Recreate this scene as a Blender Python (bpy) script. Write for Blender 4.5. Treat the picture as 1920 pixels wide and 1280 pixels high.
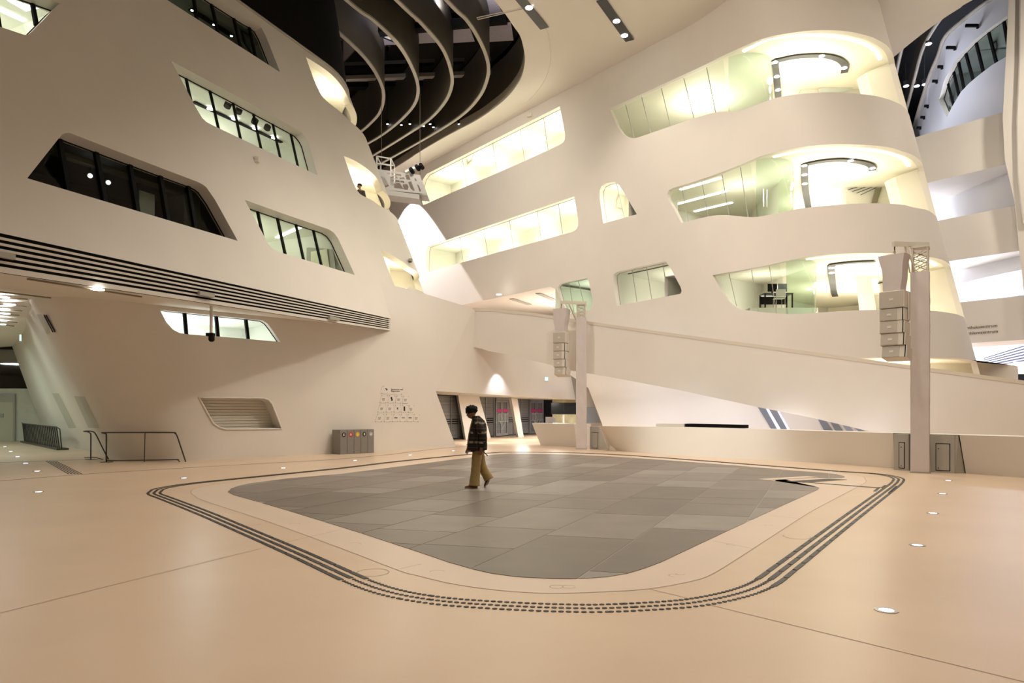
import bpy, bmesh, math, random
from mathutils import Vector as V, Matrix
from mathutils.bvhtree import BVHTree
from mathutils.geometry import delaunay_2d_cdt
random.seed(7)
SC = bpy.context.scene
COL = SC.collection
for o in list(bpy.data.objects):
    bpy.data.objects.remove(o)

# ---------------------------------------------------------------- camera
F, CX, HY, CH = 1280.0, 960.0, 768.0, 1.65          # focal length in pixels, optical axis, horizon row, eye height
cam = bpy.data.cameras.new('camera'); co = bpy.data.objects.new('camera', cam); COL.objects.link(co)
cam.sensor_width = 36.0; cam.lens = 36.0*F/1920.0; cam.shift_y = (HY-640.0)/1920.0
cam.clip_start = 0.1; cam.clip_end = 300
co.location = (0, 0, CH); co.rotation_euler = (math.pi/2, 0, 0)
SC.camera = co
# ---------------------------------------------------------------- world and exposure
w = bpy.data.worlds.new('night'); SC.world = w; w.use_nodes = True
w.node_tree.nodes['Background'].inputs[0].default_value = (0.006, 0.008, 0.016, 1)
w.node_tree.nodes['Background'].inputs[1].default_value = 1.0
vs = SC.view_settings
vs.view_transform = 'Standard'; vs.look = 'None'; vs.gamma = 1.0; vs.use_curve_mapping = False
vs.exposure = 0.0
cy = SC.cycles
cy.use_denoising = True
cy.max_bounces = 9; cy.diffuse_bounces = 4; cy.glossy_bounces = 4; cy.transparent_max_bounces = 24
cy.transmission_bounces = 6
cy.sample_clamp_indirect = 6.0
cy.caustics_reflective = False; cy.caustics_refractive = False
WARM = (1.0, 0.905, 0.785); YEL = (1.0, 0.92, 0.74); COOL = (0.80, 0.84, 1.0); NEUT = (1.0, 0.95, 0.85); GREEN = (0.96, 1.0, 0.86)
def lamp(loc, energy, color, size=0.8, aim=None, typ='AREA', spot=None, blend=0.5, shape='DISK', size_y=None):
    L = bpy.data.lights.new('lamp', typ); L.energy = energy; L.color = color
    if typ == 'AREA':
        L.shape = shape; L.size = size
        if size_y: L.size_y = size_y
    else:
        L.shadow_soft_size = size
    if typ == 'SPOT': L.spot_size = math.radians(spot); L.spot_blend = blend
    o = bpy.data.objects.new('lamp', L); COL.objects.link(o); o.location = loc
    d = (V(aim)-V(loc)) if aim is not None else V((0, 0, -1))
    o.rotation_euler = d.to_track_quat('-Z', 'Y').to_euler()
    return o
# the hall's ceiling lamps
K = 4.25
for (x, y, e, an) in [(0.8, 29.7, 260, 120), (4.6, 30.6, 300, 120), (4.0, 22.5, 340, 115), (8.0, 25.0, 340, 120), (0.5, 19.5, 240, 105), (3.0, 14.0, 380, 105), (9.0, 15.5, 420, 115), (-2.0, 10.0, 230, 95), (3.0, 6.5, 330, 110), (11.0, 8.0, 360, 115), (0.0, -1.0, 280, 110), (13.5, 19.0, 320, 120), (-7.0, 3.0, 200, 80)]:
    lamp((x, y, 19.0), e*K, WARM, 0.35, typ='SPOT', spot=an, blend=0.75)
for loc, aim, e, an in (((-6.0, 8.0, 18.8), (6.0, 33.0, 7.5), 8000, 80), ((4.0, 3.0, 18.8), (11.5, 28.0, 8.0), 6500, 75), ((10.0, 2.0, 18.8), (24.0, 36.0, 9.0), 5000, 60)):  # added fill spots, out of view, brightening the right walls and bridges
    lamp(loc, e, WARM, 0.9, aim=aim, typ='SPOT', spot=an, blend=1.0)
# hard spot on the far wall, then lamps aimed at single walls
lamp((-9.1, 49.3, 19.0), 15000, (1.0, 0.95, 0.97), 0.08, aim=(-8.9, 49.5, 9.0), typ='SPOT', spot=84, blend=0.05)
lamp((-5.5, 32.0, 18.8), 3200, WARM, 0.8, aim=(-1.0, 43.0, 11.0), typ='SPOT', spot=110, blend=1.0)  # added fill for the far wall, no fitting there
lamp((7.0, 19.0, 18.9), 3800, WARM, 0.45, aim=(-7.5, 24.0, 1.0), typ='SPOT', spot=58, blend=1.0)
lamp((25.5, 26.0, 19.0), 900, WARM, 1.0, aim=(27.0, 37.0, 9.0))  # added fill on the bridge fronts
# ---------------------------------------------------------------- helpers
def lin(c):
    c = c/255.0
    return c/12.92 if c <= 0.04045 else ((c+0.055)/1.055)**2.4
def rgb(r, g, b): return (lin(r), lin(g), lin(b), 1.0)
MATS = {}
def mat(name, col, rough=0.6, metal=0.0, var=0.0, scale=3.0, bump=0.0, bscale=40.0, spec=0.5, coat=0.0, emit=None, es=0.0, ior=1.45, stretch=None):
    if name in MATS: return MATS[name]
    m = bpy.data.materials.new(name); m.use_nodes = True; nt = m.node_tree; N = nt.nodes; L = nt.links
    b = N['Principled BSDF']
    b.inputs['Base Color'].default_value = col; b.inputs['Roughness'].default_value = rough
    b.inputs['Metallic'].default_value = metal; b.inputs['Specular IOR Level'].default_value = spec
    b.inputs['IOR'].default_value = ior
    if coat: b.inputs['Coat Weight'].default_value = coat; b.inputs['Coat Roughness'].default_value = 0.08
    if emit: b.inputs['Emission Color'].default_value = emit; b.inputs['Emission Strength'].default_value = es
    tc = N.new('ShaderNodeTexCoord'); src = tc.outputs['Object']
    if stretch:
        mp = N.new('ShaderNodeMapping'); mp.inputs['Scale'].default_value = stretch; L.new(src, mp.inputs[0]); src = mp.outputs[0]
    if var:
        n = N.new('ShaderNodeTexNoise'); n.inputs['Scale'].default_value = scale; n.inputs['Detail'].default_value = 5
        L.new(src, n.inputs['Vector'])
        r = N.new('ShaderNodeMapRange'); r.inputs[1].default_value = 0.3; r.inputs[2].default_value = 0.7
        r.inputs[3].default_value = 1-var; r.inputs[4].default_value = 1+var
        L.new(n.outputs['Fac'], r.inputs[0])
        h = N.new('ShaderNodeHueSaturation'); h.inputs['Color'].default_value = col
        L.new(r.outputs[0], h.inputs['Value']); L.new(h.outputs[0], b.inputs['Base Color'])
    if bump:
        n2 = N.new('ShaderNodeTexNoise'); n2.inputs['Scale'].default_value = bscale; n2.inputs['Detail'].default_value = 4
        L.new(src, n2.inputs['Vector'])
        bp = N.new('ShaderNodeBump'); bp.inputs['Strength'].default_value = bump; bp.inputs['Distance'].default_value = 0.02
        L.new(n2.outputs['Fac'], bp.inputs['Height']); L.new(bp.outputs[0], b.inputs['Normal'])
    MATS[name] = m
    return m
def glass(name, tint, refl=1.45, rough=0.0):
    if name in MATS: return MATS[name]
    m = bpy.data.materials.new(name); m.use_nodes = True; nt = m.node_tree; N = nt.nodes; L = nt.links
    N.remove(N['Principled BSDF'])
    t = N.new('ShaderNodeBsdfTransparent'); t.inputs[0].default_value = tint
    g = N.new('ShaderNodeBsdfGlossy'); g.inputs['Roughness'].default_value = rough
    lw = N.new('ShaderNodeLayerWeight'); lw.inputs['Blend'].default_value = 0.5
    pw = N.new('ShaderNodeMath'); pw.operation = 'POWER'; pw.inputs[1].default_value = 5.0; L.new(lw.outputs['Facing'], pw.inputs[0])
    f = N.new('ShaderNodeMapRange'); r0 = ((refl-1)/(refl+1))**2*2; f.inputs[3].default_value = r0; f.inputs[4].default_value = 1.0; L.new(pw.outputs[0], f.inputs[0])
    mx = N.new('ShaderNodeMixShader'); L.new(f.outputs[0], mx.inputs[0]); L.new(t.outputs[0], mx.inputs[1]); L.new(g.outputs[0], mx.inputs[2])
    L.new(mx.outputs[0], N['Material Output'].inputs[0])
    MATS[name] = m
    return m
def emis(name, col, s):
    if name in MATS: return MATS[name]
    m = bpy.data.materials.new(name); m.use_nodes = True; nt = m.node_tree; N = nt.nodes
    N.remove(N['Principled BSDF'])
    e = N.new('ShaderNodeEmission'); e.inputs[0].default_value = col; e.inputs[1].default_value = s
    nt.links.new(e.outputs[0], N['Material Output'].inputs[0])
    MATS[name] = m
    return m
def tag(o, label=None, cat=None, group=None, kind=None):
    if label: o['label'] = label
    if cat: o['category'] = cat
    if group: o['group'] = group
    if kind: o['kind'] = kind
    return o
def empty(name, loc=(0, 0, 0), rz=0.0, parent=None):
    o = bpy.data.objects.new(name, None); COL.objects.link(o); o.location = loc; o.rotation_euler = (0, 0, rz)
    o.empty_display_size = 0.1
    if parent: o.parent = parent
    return o
def copy_tree(o, parent=None):
    c = o.copy(); COL.objects.link(c); c.parent = parent
    for ch in list(o.children): copy_tree(ch, c)
    return c
class MB:
    def __init__(s): s.v = []; s.f = []
    def add(s, vs_, fs):
        n = len(s.v); s.v += [tuple(v) for v in vs_]; s.f += [tuple(i+n for i in f) for f in fs]; return s
    def obox(s, o, a, b, c):
        o, a, b, c = V(o), V(a), V(b), V(c)
        p = [o, o+a, o+a+b, o+b, o+c, o+a+c, o+a+b+c, o+b+c]
        f = [(0, 3, 2, 1), (4, 5, 6, 7), (0, 1, 5, 4), (1, 2, 6, 5), (2, 3, 7, 6), (3, 0, 4, 7)]
        if a.cross(b).dot(c) < 0: f = [t[::-1] for t in f]
        return s.add(p, f)
    def box(s, c, d): return s.obox((c[0]-d[0]/2, c[1]-d[1]/2, c[2]-d[2]/2), (d[0], 0, 0), (0, d[1], 0), (0, 0, d[2]))
    def bar(s, p, q, wd, ht=None, up=(0, 0, 1)):
        p, q = V(p), V(q); ht = ht or wd; d = (q-p).normalized(); up = V(up)
        if abs(d.dot(up)) > 0.98: up = V((1, 0, 0))
        x = d.cross(up).normalized(); y = x.cross(d).normalized()
        return s.obox(p-x*wd/2-y*ht/2, x*wd, y*ht, q-p)
    def tube(s, pts, r, n=8, closed=False, caps=True):
        pts = [V(p) for p in pts]; k = len(pts); rings = []
        rr = r if isinstance(r, (list, tuple)) else [r]*k
        prev = None
        for i, p in enumerate(pts):
            a = pts[(i-1) % k] if (closed or i > 0) else p
            b = pts[(i+1) % k] if (closed or i < k-1) else p
            d = (b-a).normalized()
            if prev is None:
                u = V((0, 0, 1)) if abs(d.z) < 0.9 else V((1, 0, 0))
                x = d.cross(u).normalized()
            else:
                x = (prev - d*prev.dot(d)).normalized()
            prev = x; y = d.cross(x)
            rings.append([p + (x*math.cos(2*math.pi*j/n)+y*math.sin(2*math.pi*j/n))*rr[i] for j in range(n)])
        vs_ = [q for R in rings for q in R]; fs = []
        for i in range(k if closed else k-1):
            a = i*n; b = ((i+1) % k)*n
            for j in range(n): fs.append((a+j, a+(j+1) % n, b+(j+1) % n, b+j))
        if caps and not closed: fs += [tuple(range(n))[::-1], tuple((k-1)*n+j for j in range(n))]
        return s.add(vs_, fs)
    def cyl(s, p, q, r, r2=None, n=16): return s.tube([p, q], [r, r if r2 is None else r2], n)
    def loft(s, rings, caps=True):
        n = len(rings[0]); k = len(rings); fs = []
        for i in range(k-1):
            for j in range(n): fs.append((i*n+j, i*n+(j+1) % n, (i+1)*n+(j+1) % n, (i+1)*n+j))
        if caps: fs += [tuple(range(n))[::-1], tuple((k-1)*n+j for j in range(n))]
        return s.add([q for R in rings for q in R], fs)
    def prism(s, poly, off):
        off = V(off); n = len(poly); poly = [V(p) for p in poly]
        return s.add(poly+[p+off for p in poly], [tuple(range(n))[::-1], tuple(range(n, 2*n))]+[(i, (i+1) % n, n+(i+1) % n, n+i) for i in range(n)])
    def quadstrip(s, A, B, closed=False):
        n = len(A); fs = [(i, (i+1) % n, n+(i+1) % n, n+i) for i in range(n if closed else n-1)]
        return s.add(list(A)+list(B), fs)
    def build(s, name, m, parent=None, smooth=False, bevel=0.0, kind=None, auto=None):
        me = bpy.data.meshes.new(name); me.from_pydata(s.v, [], s.f); me.update()
        bm = bmesh.new(); bm.from_mesh(me); bmesh.ops.recalc_face_normals(bm, faces=bm.faces)
        if bevel: bmesh.ops.bevel(bm, geom=[e for e in bm.edges if len(e.link_faces) == 2 and e.calc_face_angle(0) > 0.6], offset=bevel, segments=2, affect='EDGES', profile=0.5)
        bm.to_mesh(me); bm.free()
        me.materials.append(m)
        if smooth:
            me.shade_smooth()
            if auto: me.set_sharp_from_angle(angle=math.radians(auto))
        o = bpy.data.objects.new(name, me); COL.objects.link(o)
        if parent: o.parent = parent
        if kind: o['kind'] = kind
        return o
def ray(x, y): return V(((x-CX)/F, 1.0, (HY-y)/F))
EYE = V((0, 0, CH))
def onz(x, y, z): r = ray(x, y); return EYE+r*((z-CH)/r.z)
def aty(x, y, d): return EYE+ray(x, y)*d
def onp(x, y, P, n):
    r = ray(x, y); n = V(n); return EYE+r*((V(P)-EYE).dot(n)/r.dot(n))
def catmull(P, n=8, closed=False):
    P = [V(p) for p in P]; k = len(P); out = []
    for i in range(k if closed else k-1):
        p1, p2 = P[i], P[(i+1) % k]
        p0 = P[(i-1) % k] if (closed or i > 0) else p1*2-p2
        p3 = P[(i+2) % k] if (closed or i < k-2) else p2*2-p1
        for j in range(n):
            t = j/n
            out.append(0.5*((2*p1)+(p2-p0)*t+(2*p0-5*p1+4*p2-p3)*t*t+(3*p1-p0-3*p2+p3)*t**3))
    if not closed: out.append(P[-1])
    return out
def resample(P, step, closed=False):
    P = [V(p) for p in P]
    if closed: P = P+[P[0]]
    L = [0.0]
    for a, b in zip(P, P[1:]): L.append(L[-1]+(b-a).length)
    n = max(2, int(round(L[-1]/step))); out = []; i = 0
    for k in range(n+(0 if closed else 1)):
        d = L[-1]*k/n
        while i < len(L)-2 and L[i+1] < d: i += 1
        t = (d-L[i])/max(1e-9, L[i+1]-L[i]); out.append(P[i].lerp(P[i+1], min(1, max(0, t))))
    return out
def inpoly(p, poly):
    x, y = p[0], p[1]; c = False; n = len(poly); j = n-1
    for i in range(n):
        xi, yi = poly[i][0], poly[i][1]; xj, yj = poly[j][0], poly[j][1]
        if (yi > y) != (yj > y) and x < (xj-xi)*(y-yi)/(yj-yi)+xi: c = not c
        j = i
    return c
def clip(poly, a, n):
    """Keep the part of a 2D polygon with (p-a).n >= 0."""
    out = []; k = len(poly)
    for i in range(k):
        p, q = poly[i], poly[(i+1) % k]
        dp, dq = (p[0]-a[0])*n[0]+(p[1]-a[1])*n[1], (q[0]-a[0])*n[0]+(q[1]-a[1])*n[1]
        if dp >= 0: out.append(p)
        if (dp >= 0) != (dq >= 0):
            t = dp/(dp-dq); out.append((p[0]+(q[0]-p[0])*t, p[1]+(q[1]-p[1])*t))
    return out
def linepoly(poly, a, b):
    """Two farthest crossings of the line a-b with a 2D polygon."""
    n = (-(b[1]-a[1]), b[0]-a[0]); d = (b[0]-a[0], b[1]-a[1]); ts = []
    for i in range(len(poly)):
        p, q = poly[i], poly[(i+1) % len(poly)]
        dp, dq = (p[0]-a[0])*n[0]+(p[1]-a[1])*n[1], (q[0]-a[0])*n[0]+(q[1]-a[1])*n[1]
        if (dp >= 0) != (dq >= 0):
            t = dp/(dp-dq); x = (p[0]+(q[0]-p[0])*t, p[1]+(q[1]-p[1])*t)
            ts.append(((x[0]-a[0])*d[0]+(x[1]-a[1])*d[1], x))
    ts.sort()
    return (ts[0][1], ts[-1][1]) if len(ts) > 1 else None
def dist_loop(p, poly):
    m = 1e9
    for i in range(len(poly)):
        a, b = V(poly[i][:2]), V(poly[(i+1) % len(poly)][:2]); ab = b-a; q = V(p[:2])
        t = 0 if ab.length_squared < 1e-12 else max(0, min(1, (q-a).dot(ab)/ab.length_squared))
        m = min(m, (a+ab*t-q).length)
    return m
def clean_loop(pts, eps=0.012):
    out = []
    for p in pts:
        if not out or math.hypot(p[0]-out[-1][0], p[1]-out[-1][1]) > eps: out.append(p)
    if math.hypot(out[0][0]-out[-1][0], out[0][1]-out[-1][1]) <= eps: out.pop()
    return out
def dens(loop, step):
    out = []
    for i in range(len(loop)):
        a, b = loop[i], loop[(i+1) % len(loop)]; n = max(1, int(math.hypot(b[0]-a[0], b[1]-a[1])/step))
        for j in range(n): out.append((a[0]+(b[0]-a[0])*j/n, a[1]+(b[1]-a[1])*j/n))
    return out
def tri2d(outer, holes=(), du=0.6, dv=0.6, step=0.6):
    outer = clean_loop(dens(outer, step)); holes = [clean_loop(dens(h, step)) for h in holes]
    pts = []; ed = []
    for lp in [outer]+holes:
        n0 = len(pts); pts += [V((p[0], p[1])) for p in lp]; ed += [(n0+i, n0+(i+1) % len(lp)) for i in range(len(lp))]
    u0 = min(p[0] for p in outer); u1 = max(p[0] for p in outer); v0 = min(p[1] for p in outer); v1 = max(p[1] for p in outer)
    if du:
        u = u0+du/2
        while u < u1:
            v = v0+dv/2
            while v < v1:
                p = (u, v)
                if inpoly(p, outer) and not any(inpoly(p, h) for h in holes) and all(dist_loop(p, lp) > 0.3*min(du, dv) for lp in [outer]+holes):
                    pts.append(V(p))
                v += dv
            u += du
    vo, eo, fo, _, _, _ = delaunay_2d_cdt(pts, ed, [], 0, 1e-5)
    keep = []
    for f in fo:
        c = (sum(vo[i][0] for i in f)/len(f), sum(vo[i][1] for i in f)/len(f))
        if inpoly(c, outer) and not any(inpoly(c, h) for h in holes): keep.append(tuple(f))
    return vo, keep
class Surf:
    """A wall surface f(u, v) -> point, with its inward unit normal and a pixel-ray lookup."""
    def __init__(s, f, u0, u1, v0, v1, nu, nv, inward):
        s.f = f; s.u0, s.u1, s.v0, s.v1, s.nu, s.nv = u0, u1, v0, v1, nu, nv; s.inward = inward
        vs_ = [f(u0+(u1-u0)*i/nu, v0+(v1-v0)*j/nv) for i in range(nu+1) for j in range(nv+1)]
        s.tri = []
        for i in range(nu):
            for j in range(nv):
                a = i*(nv+1)+j; b = a+nv+1; s.tri += [(a, b, b+1), (a, b+1, a+1)]
        s.vs = vs_; s.bvh = BVHTree.FromPolygons(vs_, s.tri)
    def at(s, x, y):
        r = ray(x, y).normalized(); loc, n, idx, d = s.bvh.ray_cast(EYE, r)
        if loc is None: raise ValueError('no hit at %s %s' % (x, y))
        a, b, c = [s.vs[i] for i in s.tri[idx]]
        uv = [(s.u0+(s.u1-s.u0)*(i//(s.nv+1))/s.nu, s.v0+(s.v1-s.v0)*(i % (s.nv+1))/s.nv) for i in s.tri[idx]]
        e0, e1, e2 = b-a, c-a, loc-a; d00, d01, d11, d20, d21 = e0.dot(e0), e0.dot(e1), e1.dot(e1), e2.dot(e0), e2.dot(e1)
        q = d00*d11-d01*d01; w1 = (d11*d20-d01*d21)/q; w2 = (d00*d21-d01*d20)/q; w0 = 1-w1-w2
        return (w0*uv[0][0]+w1*uv[1][0]+w2*uv[2][0], w0*uv[0][1]+w1*uv[1][1]+w2*uv[2][1])
    def n(s, u, v):
        e = 0.02; a = s.f(u+e, v)-s.f(u-e, v); b = s.f(u, v+e)-s.f(u, v-e); q = a.cross(b).normalized()
        return q if q.dot(s.inward(u, v)) > 0 else -q
    def p(s, u, v, d=0.0): return s.f(u, v)+(s.n(u, v)*d if d else V((0, 0, 0)))
    def loop(s, px): return [s.at(*p) for p in px]
    def patch(s, outer, holes=(), d=0.0, du=0.6, dv=0.6, step=0.6, mb=None):
        vo, fo = tri2d(outer, holes, du, dv, step); mb = mb or MB()
        return mb.add([s.p(q[0], q[1], d) for q in vo], fo)
def wall_lean(s_):
    return s_
# ---------------------------------------------------------------- materials
M = {}
M['wall'] = mat('white plaster', (0.74, 0.70, 0.64, 1), 0.55, var=0.02, scale=0.7, bump=0.03, bscale=60)
M['reveal'] = mat('reveal paint', (0.74, 0.70, 0.64, 1), 0.5)
M['ceil'] = mat('ceiling paint', (0.74, 0.70, 0.63, 1), 0.6, var=0.02, scale=0.5)
M['floor'] = mat('beige cast floor', (0.68, 0.525, 0.385, 1), 0.30, var=0.05, scale=0.55, bump=0.008, bscale=25, spec=0.2)
M['border'] = mat('pale border floor', (0.71, 0.57, 0.46, 1), 0.33, var=0.03, scale=0.8, spec=0.2)
M['joint'] = mat('floor joint', (0.42, 0.31, 0.21, 1), 0.6)
M['jointlight'] = mat('tile grout', (0.42, 0.37, 0.31, 1), 0.7)
M['black'] = mat('black rubber', (0.012, 0.012, 0.012, 1), 0.6, var=0.2, scale=20)
M['dark'] = mat('dark slot', (0.006, 0.006, 0.006, 1), 0.8, spec=0.1)
M['tactile'] = mat('dark tactile stone', (0.022, 0.021, 0.020, 1), 0.5, var=0.25, scale=12)
M['mull'] = mat('black mullion', (0.006, 0.006, 0.006, 1), 0.7, spec=0.15)
M['grey'] = mat('grey lacquer', (0.40, 0.38, 0.33, 1), 0.45, var=0.02)
M['steel'] = mat('brushed steel', (0.45, 0.44, 0.42, 1), 0.35, metal=0.8, var=0.06, scale=30)
M['fin'] = mat('dark bronze fin', (0.075, 0.063, 0.045, 1), 0.6, var=0.1, scale=1.0, stretch=(1, 1, 0.2))
M['finlip'] = mat('fin lip', (0.36, 0.33, 0.27, 1), 0.5)
M['roomw'] = mat('room paint', (0.78, 0.77, 0.70, 1), 0.7)
M['roomd'] = mat('darkened room walls', (0.035, 0.035, 0.03, 1), 0.7)  # the room's darkness is put into the wall colour
M['roomyel'] = mat('cream paint', (0.82, 0.78, 0.66, 1), 0.6)
M['track'] = mat('dark track', (0.055, 0.056, 0.055, 1), 0.5)
M['glassd'] = glass('smoky glass', (0.72, 0.76, 0.70, 1), 1.22)
M['glassc'] = glass('clear glass', (0.90, 0.94, 0.89, 1), 1.42)
M['glassg'] = glass('green glass', (0.74, 0.84, 0.78, 1), 1.2)
M['roofglass'] = mat('roof glass at night', (0.004, 0.004, 0.005, 1), 0.03, spec=1.0, ior=2.3)
M['lampw'] = emis('lamp white', (1, 0.97, 0.93, 1), 14)
M['lampv'] = emis('lamp violet', (0.80, 0.78, 1.0, 1), 10)
M['cove'] = emis('cove light', (1, 0.93, 0.80, 1), 7)
M['strip'] = emis('strip light', (1, 0.98, 0.92, 1), 8)
W = M['wall']
def sm(px, n=4): return [(p[0], p[1]) for p in catmull([V((a, b, 0)) for a, b in px], n)]

# ---------------------------------------------------------------- floor
fl = MB(); fl.add([(-45, -14, 0), (50, -14, 0), (50, 75, 0), (-45, 75, 0)], [(0, 1, 2, 3)])
FLOOR = fl.build('floor', M['floor'], kind='structure')

# ---------------------------------------------------------------- left building, upper storeys (leans back, rounds its corner)
Rr = 5.0; C0 = V((-8.36, 32.4, 0)); SV = V((-0.385, -0.085, 0)); dL = V((0.396, 0.918, 0)).normalized(); nL = V((dL.y, -dL.x, 0)); A0 = math.atan2(nL.y, nL.x)
def fL(u, z):
    c = C0+SV*(z-5.35)
    if u <= 0: p = c+nL*Rr+dL*u
    else: p = c+V((math.cos(A0+u/Rr), math.sin(A0+u/Rr), 0))*Rr
    return V((p.x, p.y, z))
def inL(u, z):
    a = A0+max(0, u)/Rr; return V((-math.cos(a), -math.sin(a), 0))
SL = Surf(fL, -38, 13, 4.0, 17.2, 204, 26, inL)
LTOP = 16.6
wA = [(51, 334), (116, 252), (122, 249.3), (130, 248.7), (250, 295), (371, 341), (380, 345.5), (387, 351), (403, 374), (446, 451.5)]
wB = [(459, 374.5), (530, 400), (604, 425.5), (616, 429.5), (626, 436), (634, 447), (665.5, 515.5), (590, 492.5), (518, 470.8), (511, 466.5), (503, 457)]
wC = [(321, 114), (440, 178), (551, 239), (566, 248), (574, 258), (579, 268), (595.5, 328.5), (500, 283), (397, 234), (387, 228.5), (379, 221), (366, 199)]
wD = [(525.5, 135.5), (498, 66), (490, 51), (480, 42.5), (470, 37.5), (411, -1), (330, -56), (230, -122), (205, -130), (190, -125), (178, -105), (165, -100), (240, -50), (312, -1)]
wE = [(112, 6.5), (60, 59.5), (53, 65), (46, 65.5), (0, 50), (-110, 14), (-130, -5), (-120, -30), (-60, -60), (40, -20)]
oA = [(573.5, 107), (590, 117), (611, 131), (628, 146), (641, 162), (650, 177), (657, 193)]
oB = [(644.5, 292), (663, 300), (681, 311), (694, 321), (705, 332), (712, 344), (717, 357)]
oC = [(713.5, 467), (733, 477), (748, 486), (759, 493), (768, 501)]
hA = SL.loop(sm(oA)); hB = SL.loop(sm(oB)); hC = SL.loop(sm(oC))
def cornerhole(top, low, zt, zb):
    ue = top[-1][0]
    return top+[(ue+1.5, zt), (ue+2.8, zt), (ue+2.8, zb), (ue+0.6, zb)]+low
LHOLES = {k: SL.loop(v) for k, v in dict(A=wA, B=wB, C=wC, D=wD, E=wE).items()}
bA = SL.loop(sm([(658, 229), (640, 211), (611, 188), (599, 172), (587, 145)]))
bB = SL.loop(sm([(711, 385), (697, 375), (676, 364), (666, 350), (655, 322)]))
bC = SL.loop(sm([(767, 538), (757, 543), (746, 543), (738, 531), (725, 498)]))
LHOLES['oA'] = cornerhole(hA, bA, hA[-1][1], bA[0][1])
LHOLES['oB'] = cornerhole(hB, bB, hB[-1][1], bB[0][1])
LHOLES['oC'] = cornerhole(hC, bC, hC[-1][1], bC[0][1])
outer = [(-36, 5.35), (13, 5.35), (13, LTOP), (-36, LTOP)]
WL = SL.patch(outer, list(LHOLES.values()), du=1.0, dv=1.0, step=0.5).build('wall_left_upper', W, smooth=True, kind='structure', auto=30)
# dark skirt between the wall head and the roof light
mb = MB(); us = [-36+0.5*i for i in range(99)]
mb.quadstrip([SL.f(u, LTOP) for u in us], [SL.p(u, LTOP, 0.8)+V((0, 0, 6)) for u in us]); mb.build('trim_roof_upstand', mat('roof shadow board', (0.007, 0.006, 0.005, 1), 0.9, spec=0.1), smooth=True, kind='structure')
mb = MB(); mb.tube([SL.p(u, LTOP, -0.03) for u in us], 0.05, 6); mb.build('trim_wall_head', M['finlip'], smooth=True, kind='structure')

# louvre band under the upper storeys: dark backing, white slats between the slots
uR = -2.87
def bandz(u): return 4.86-0.33*min(1.4, max(0, (uR-u)/14.7))
mb = MB(); uu = [-36+(uR+36)*i/24 for i in range(25)]
mb.quadstrip([SL.p(u, 5.35, 0.034) for u in uu], [SL.p(u, 5.35, 0.034)+V((0, 0, bandz(u)-5.35)) for u in uu])
BAND = mb.build('wall_louvre_band', M['dark'], kind='structure')
def slat_at(u, k, lo):   # slat k of 6, its lower or upper edge height
    z0, z1 = bandz(u), 5.35; g = 0.56; h = (z1-z0)/6.6
    zt = z1-h*0.62-k*h*1.0
    if k == 5: return z0-0.0 if lo else zt
    return zt-h*(1-g) if lo else zt
for k in range(6):
    mb = MB(); ra = []
    for u in uu:
        taper = 0.0
        a = SL.p(u, 5.35, 0.0); o_ = -SL.n(u, 5.35)*0.0; b = SL.n(u, 5.35)*0.028
        z0, z1 = slat_at(u, k, True), slat_at(u, k, False)
        a.z = 0; ra.append([V((a.x, a.y, z0)), V((a.x, a.y, z1)), V((a.x+b.x, a.y+b.y, z1)), V((a.x+b.x, a.y+b.y, z0))])
    mb.loft(ra); mb.build('louvre_slat', W, BAND)
# the slots fade out at their end: groove shade painted as flat triangles
for k in range(6):
    for s_ in [0]:
        zt = (5.35 if k == 0 else slat_at(uR, k-1, True)); zb = slat_at(uR, k, False)
        mb = MB(); a = SL.f(uR, 5.35); nn = SL.n(uR, 5.35); d_ = dL
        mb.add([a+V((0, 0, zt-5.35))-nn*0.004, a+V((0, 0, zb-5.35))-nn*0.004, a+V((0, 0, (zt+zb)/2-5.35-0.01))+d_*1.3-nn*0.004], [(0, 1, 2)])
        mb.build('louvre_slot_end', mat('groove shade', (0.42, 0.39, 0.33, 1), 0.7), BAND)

# ---------------------------------------------------------------- left building, ground floor wall
PA = [((-9.13, 23.26), (-9.13, 23.26), 2.0), ((-10.55, 21.95), (-10.5, 21.8), 0.0), ((-11.55, 21.95), (-11.75, 20.45), -1.6), ((-12.64, 22.45), (-12.95, 19.6), -3.2),
      ((-13.65, 23.34), (-14.1, 20.0), -4.7), ((-14.7, 24.6), (-15.2, 21.6), -6.3), ((-16.4, 26.7), (-17.0, 23.9), -9.0), ((-19.1, 29.75), (-20.0, 28.0), -13.0), ((-25.0, 36.6), (-26.0, 35.5), -21.0)]
_pb = [((-9.13+0.685*4, 23.26+0.728*4), (-9.13+0.685*4, 23.26+0.728*4), 6.0)]+PA
_n = 12
_B = catmull([V((p[0][0], p[0][1], 0)) for p in _pb], _n); _T = catmull([V((p[1][0], p[1][1], 0)) for p in _pb], _n)
_U = [p[2] for p in _pb]; _UU = []
for i in range(len(_U)-1): _UU += [_U[i]+(_U[i+1]-_U[i])*j/_n for j in range(_n)]
_UU.append(_U[-1])
def fB(u, z):
    if u >= 2:
        k = max(0.0, min(1.0, (12.6-u)/4.2)); k = k*k*(3-2*k)*(max(0.0, min(1.0, (u-7.0)/0.5)))
        return V((-10.5+0.685*u, 21.8+0.728*u, z))-nL*(0.32*max(0.0, z-5.35)*k)
    for i in range(len(_UU)-1):
        if _UU[i] >= u >= _UU[i+1]:
            t = (u-_UU[i])/(_UU[i+1]-_UU[i]); b = _B[i].lerp(_B[i+1], t); q = _T[i].lerp(_T[i+1], t); break
    else: b, q = _B[-1], _T[-1]
    p = b.lerp(q, z/4.9); return V((p.x, p.y, z))
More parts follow.
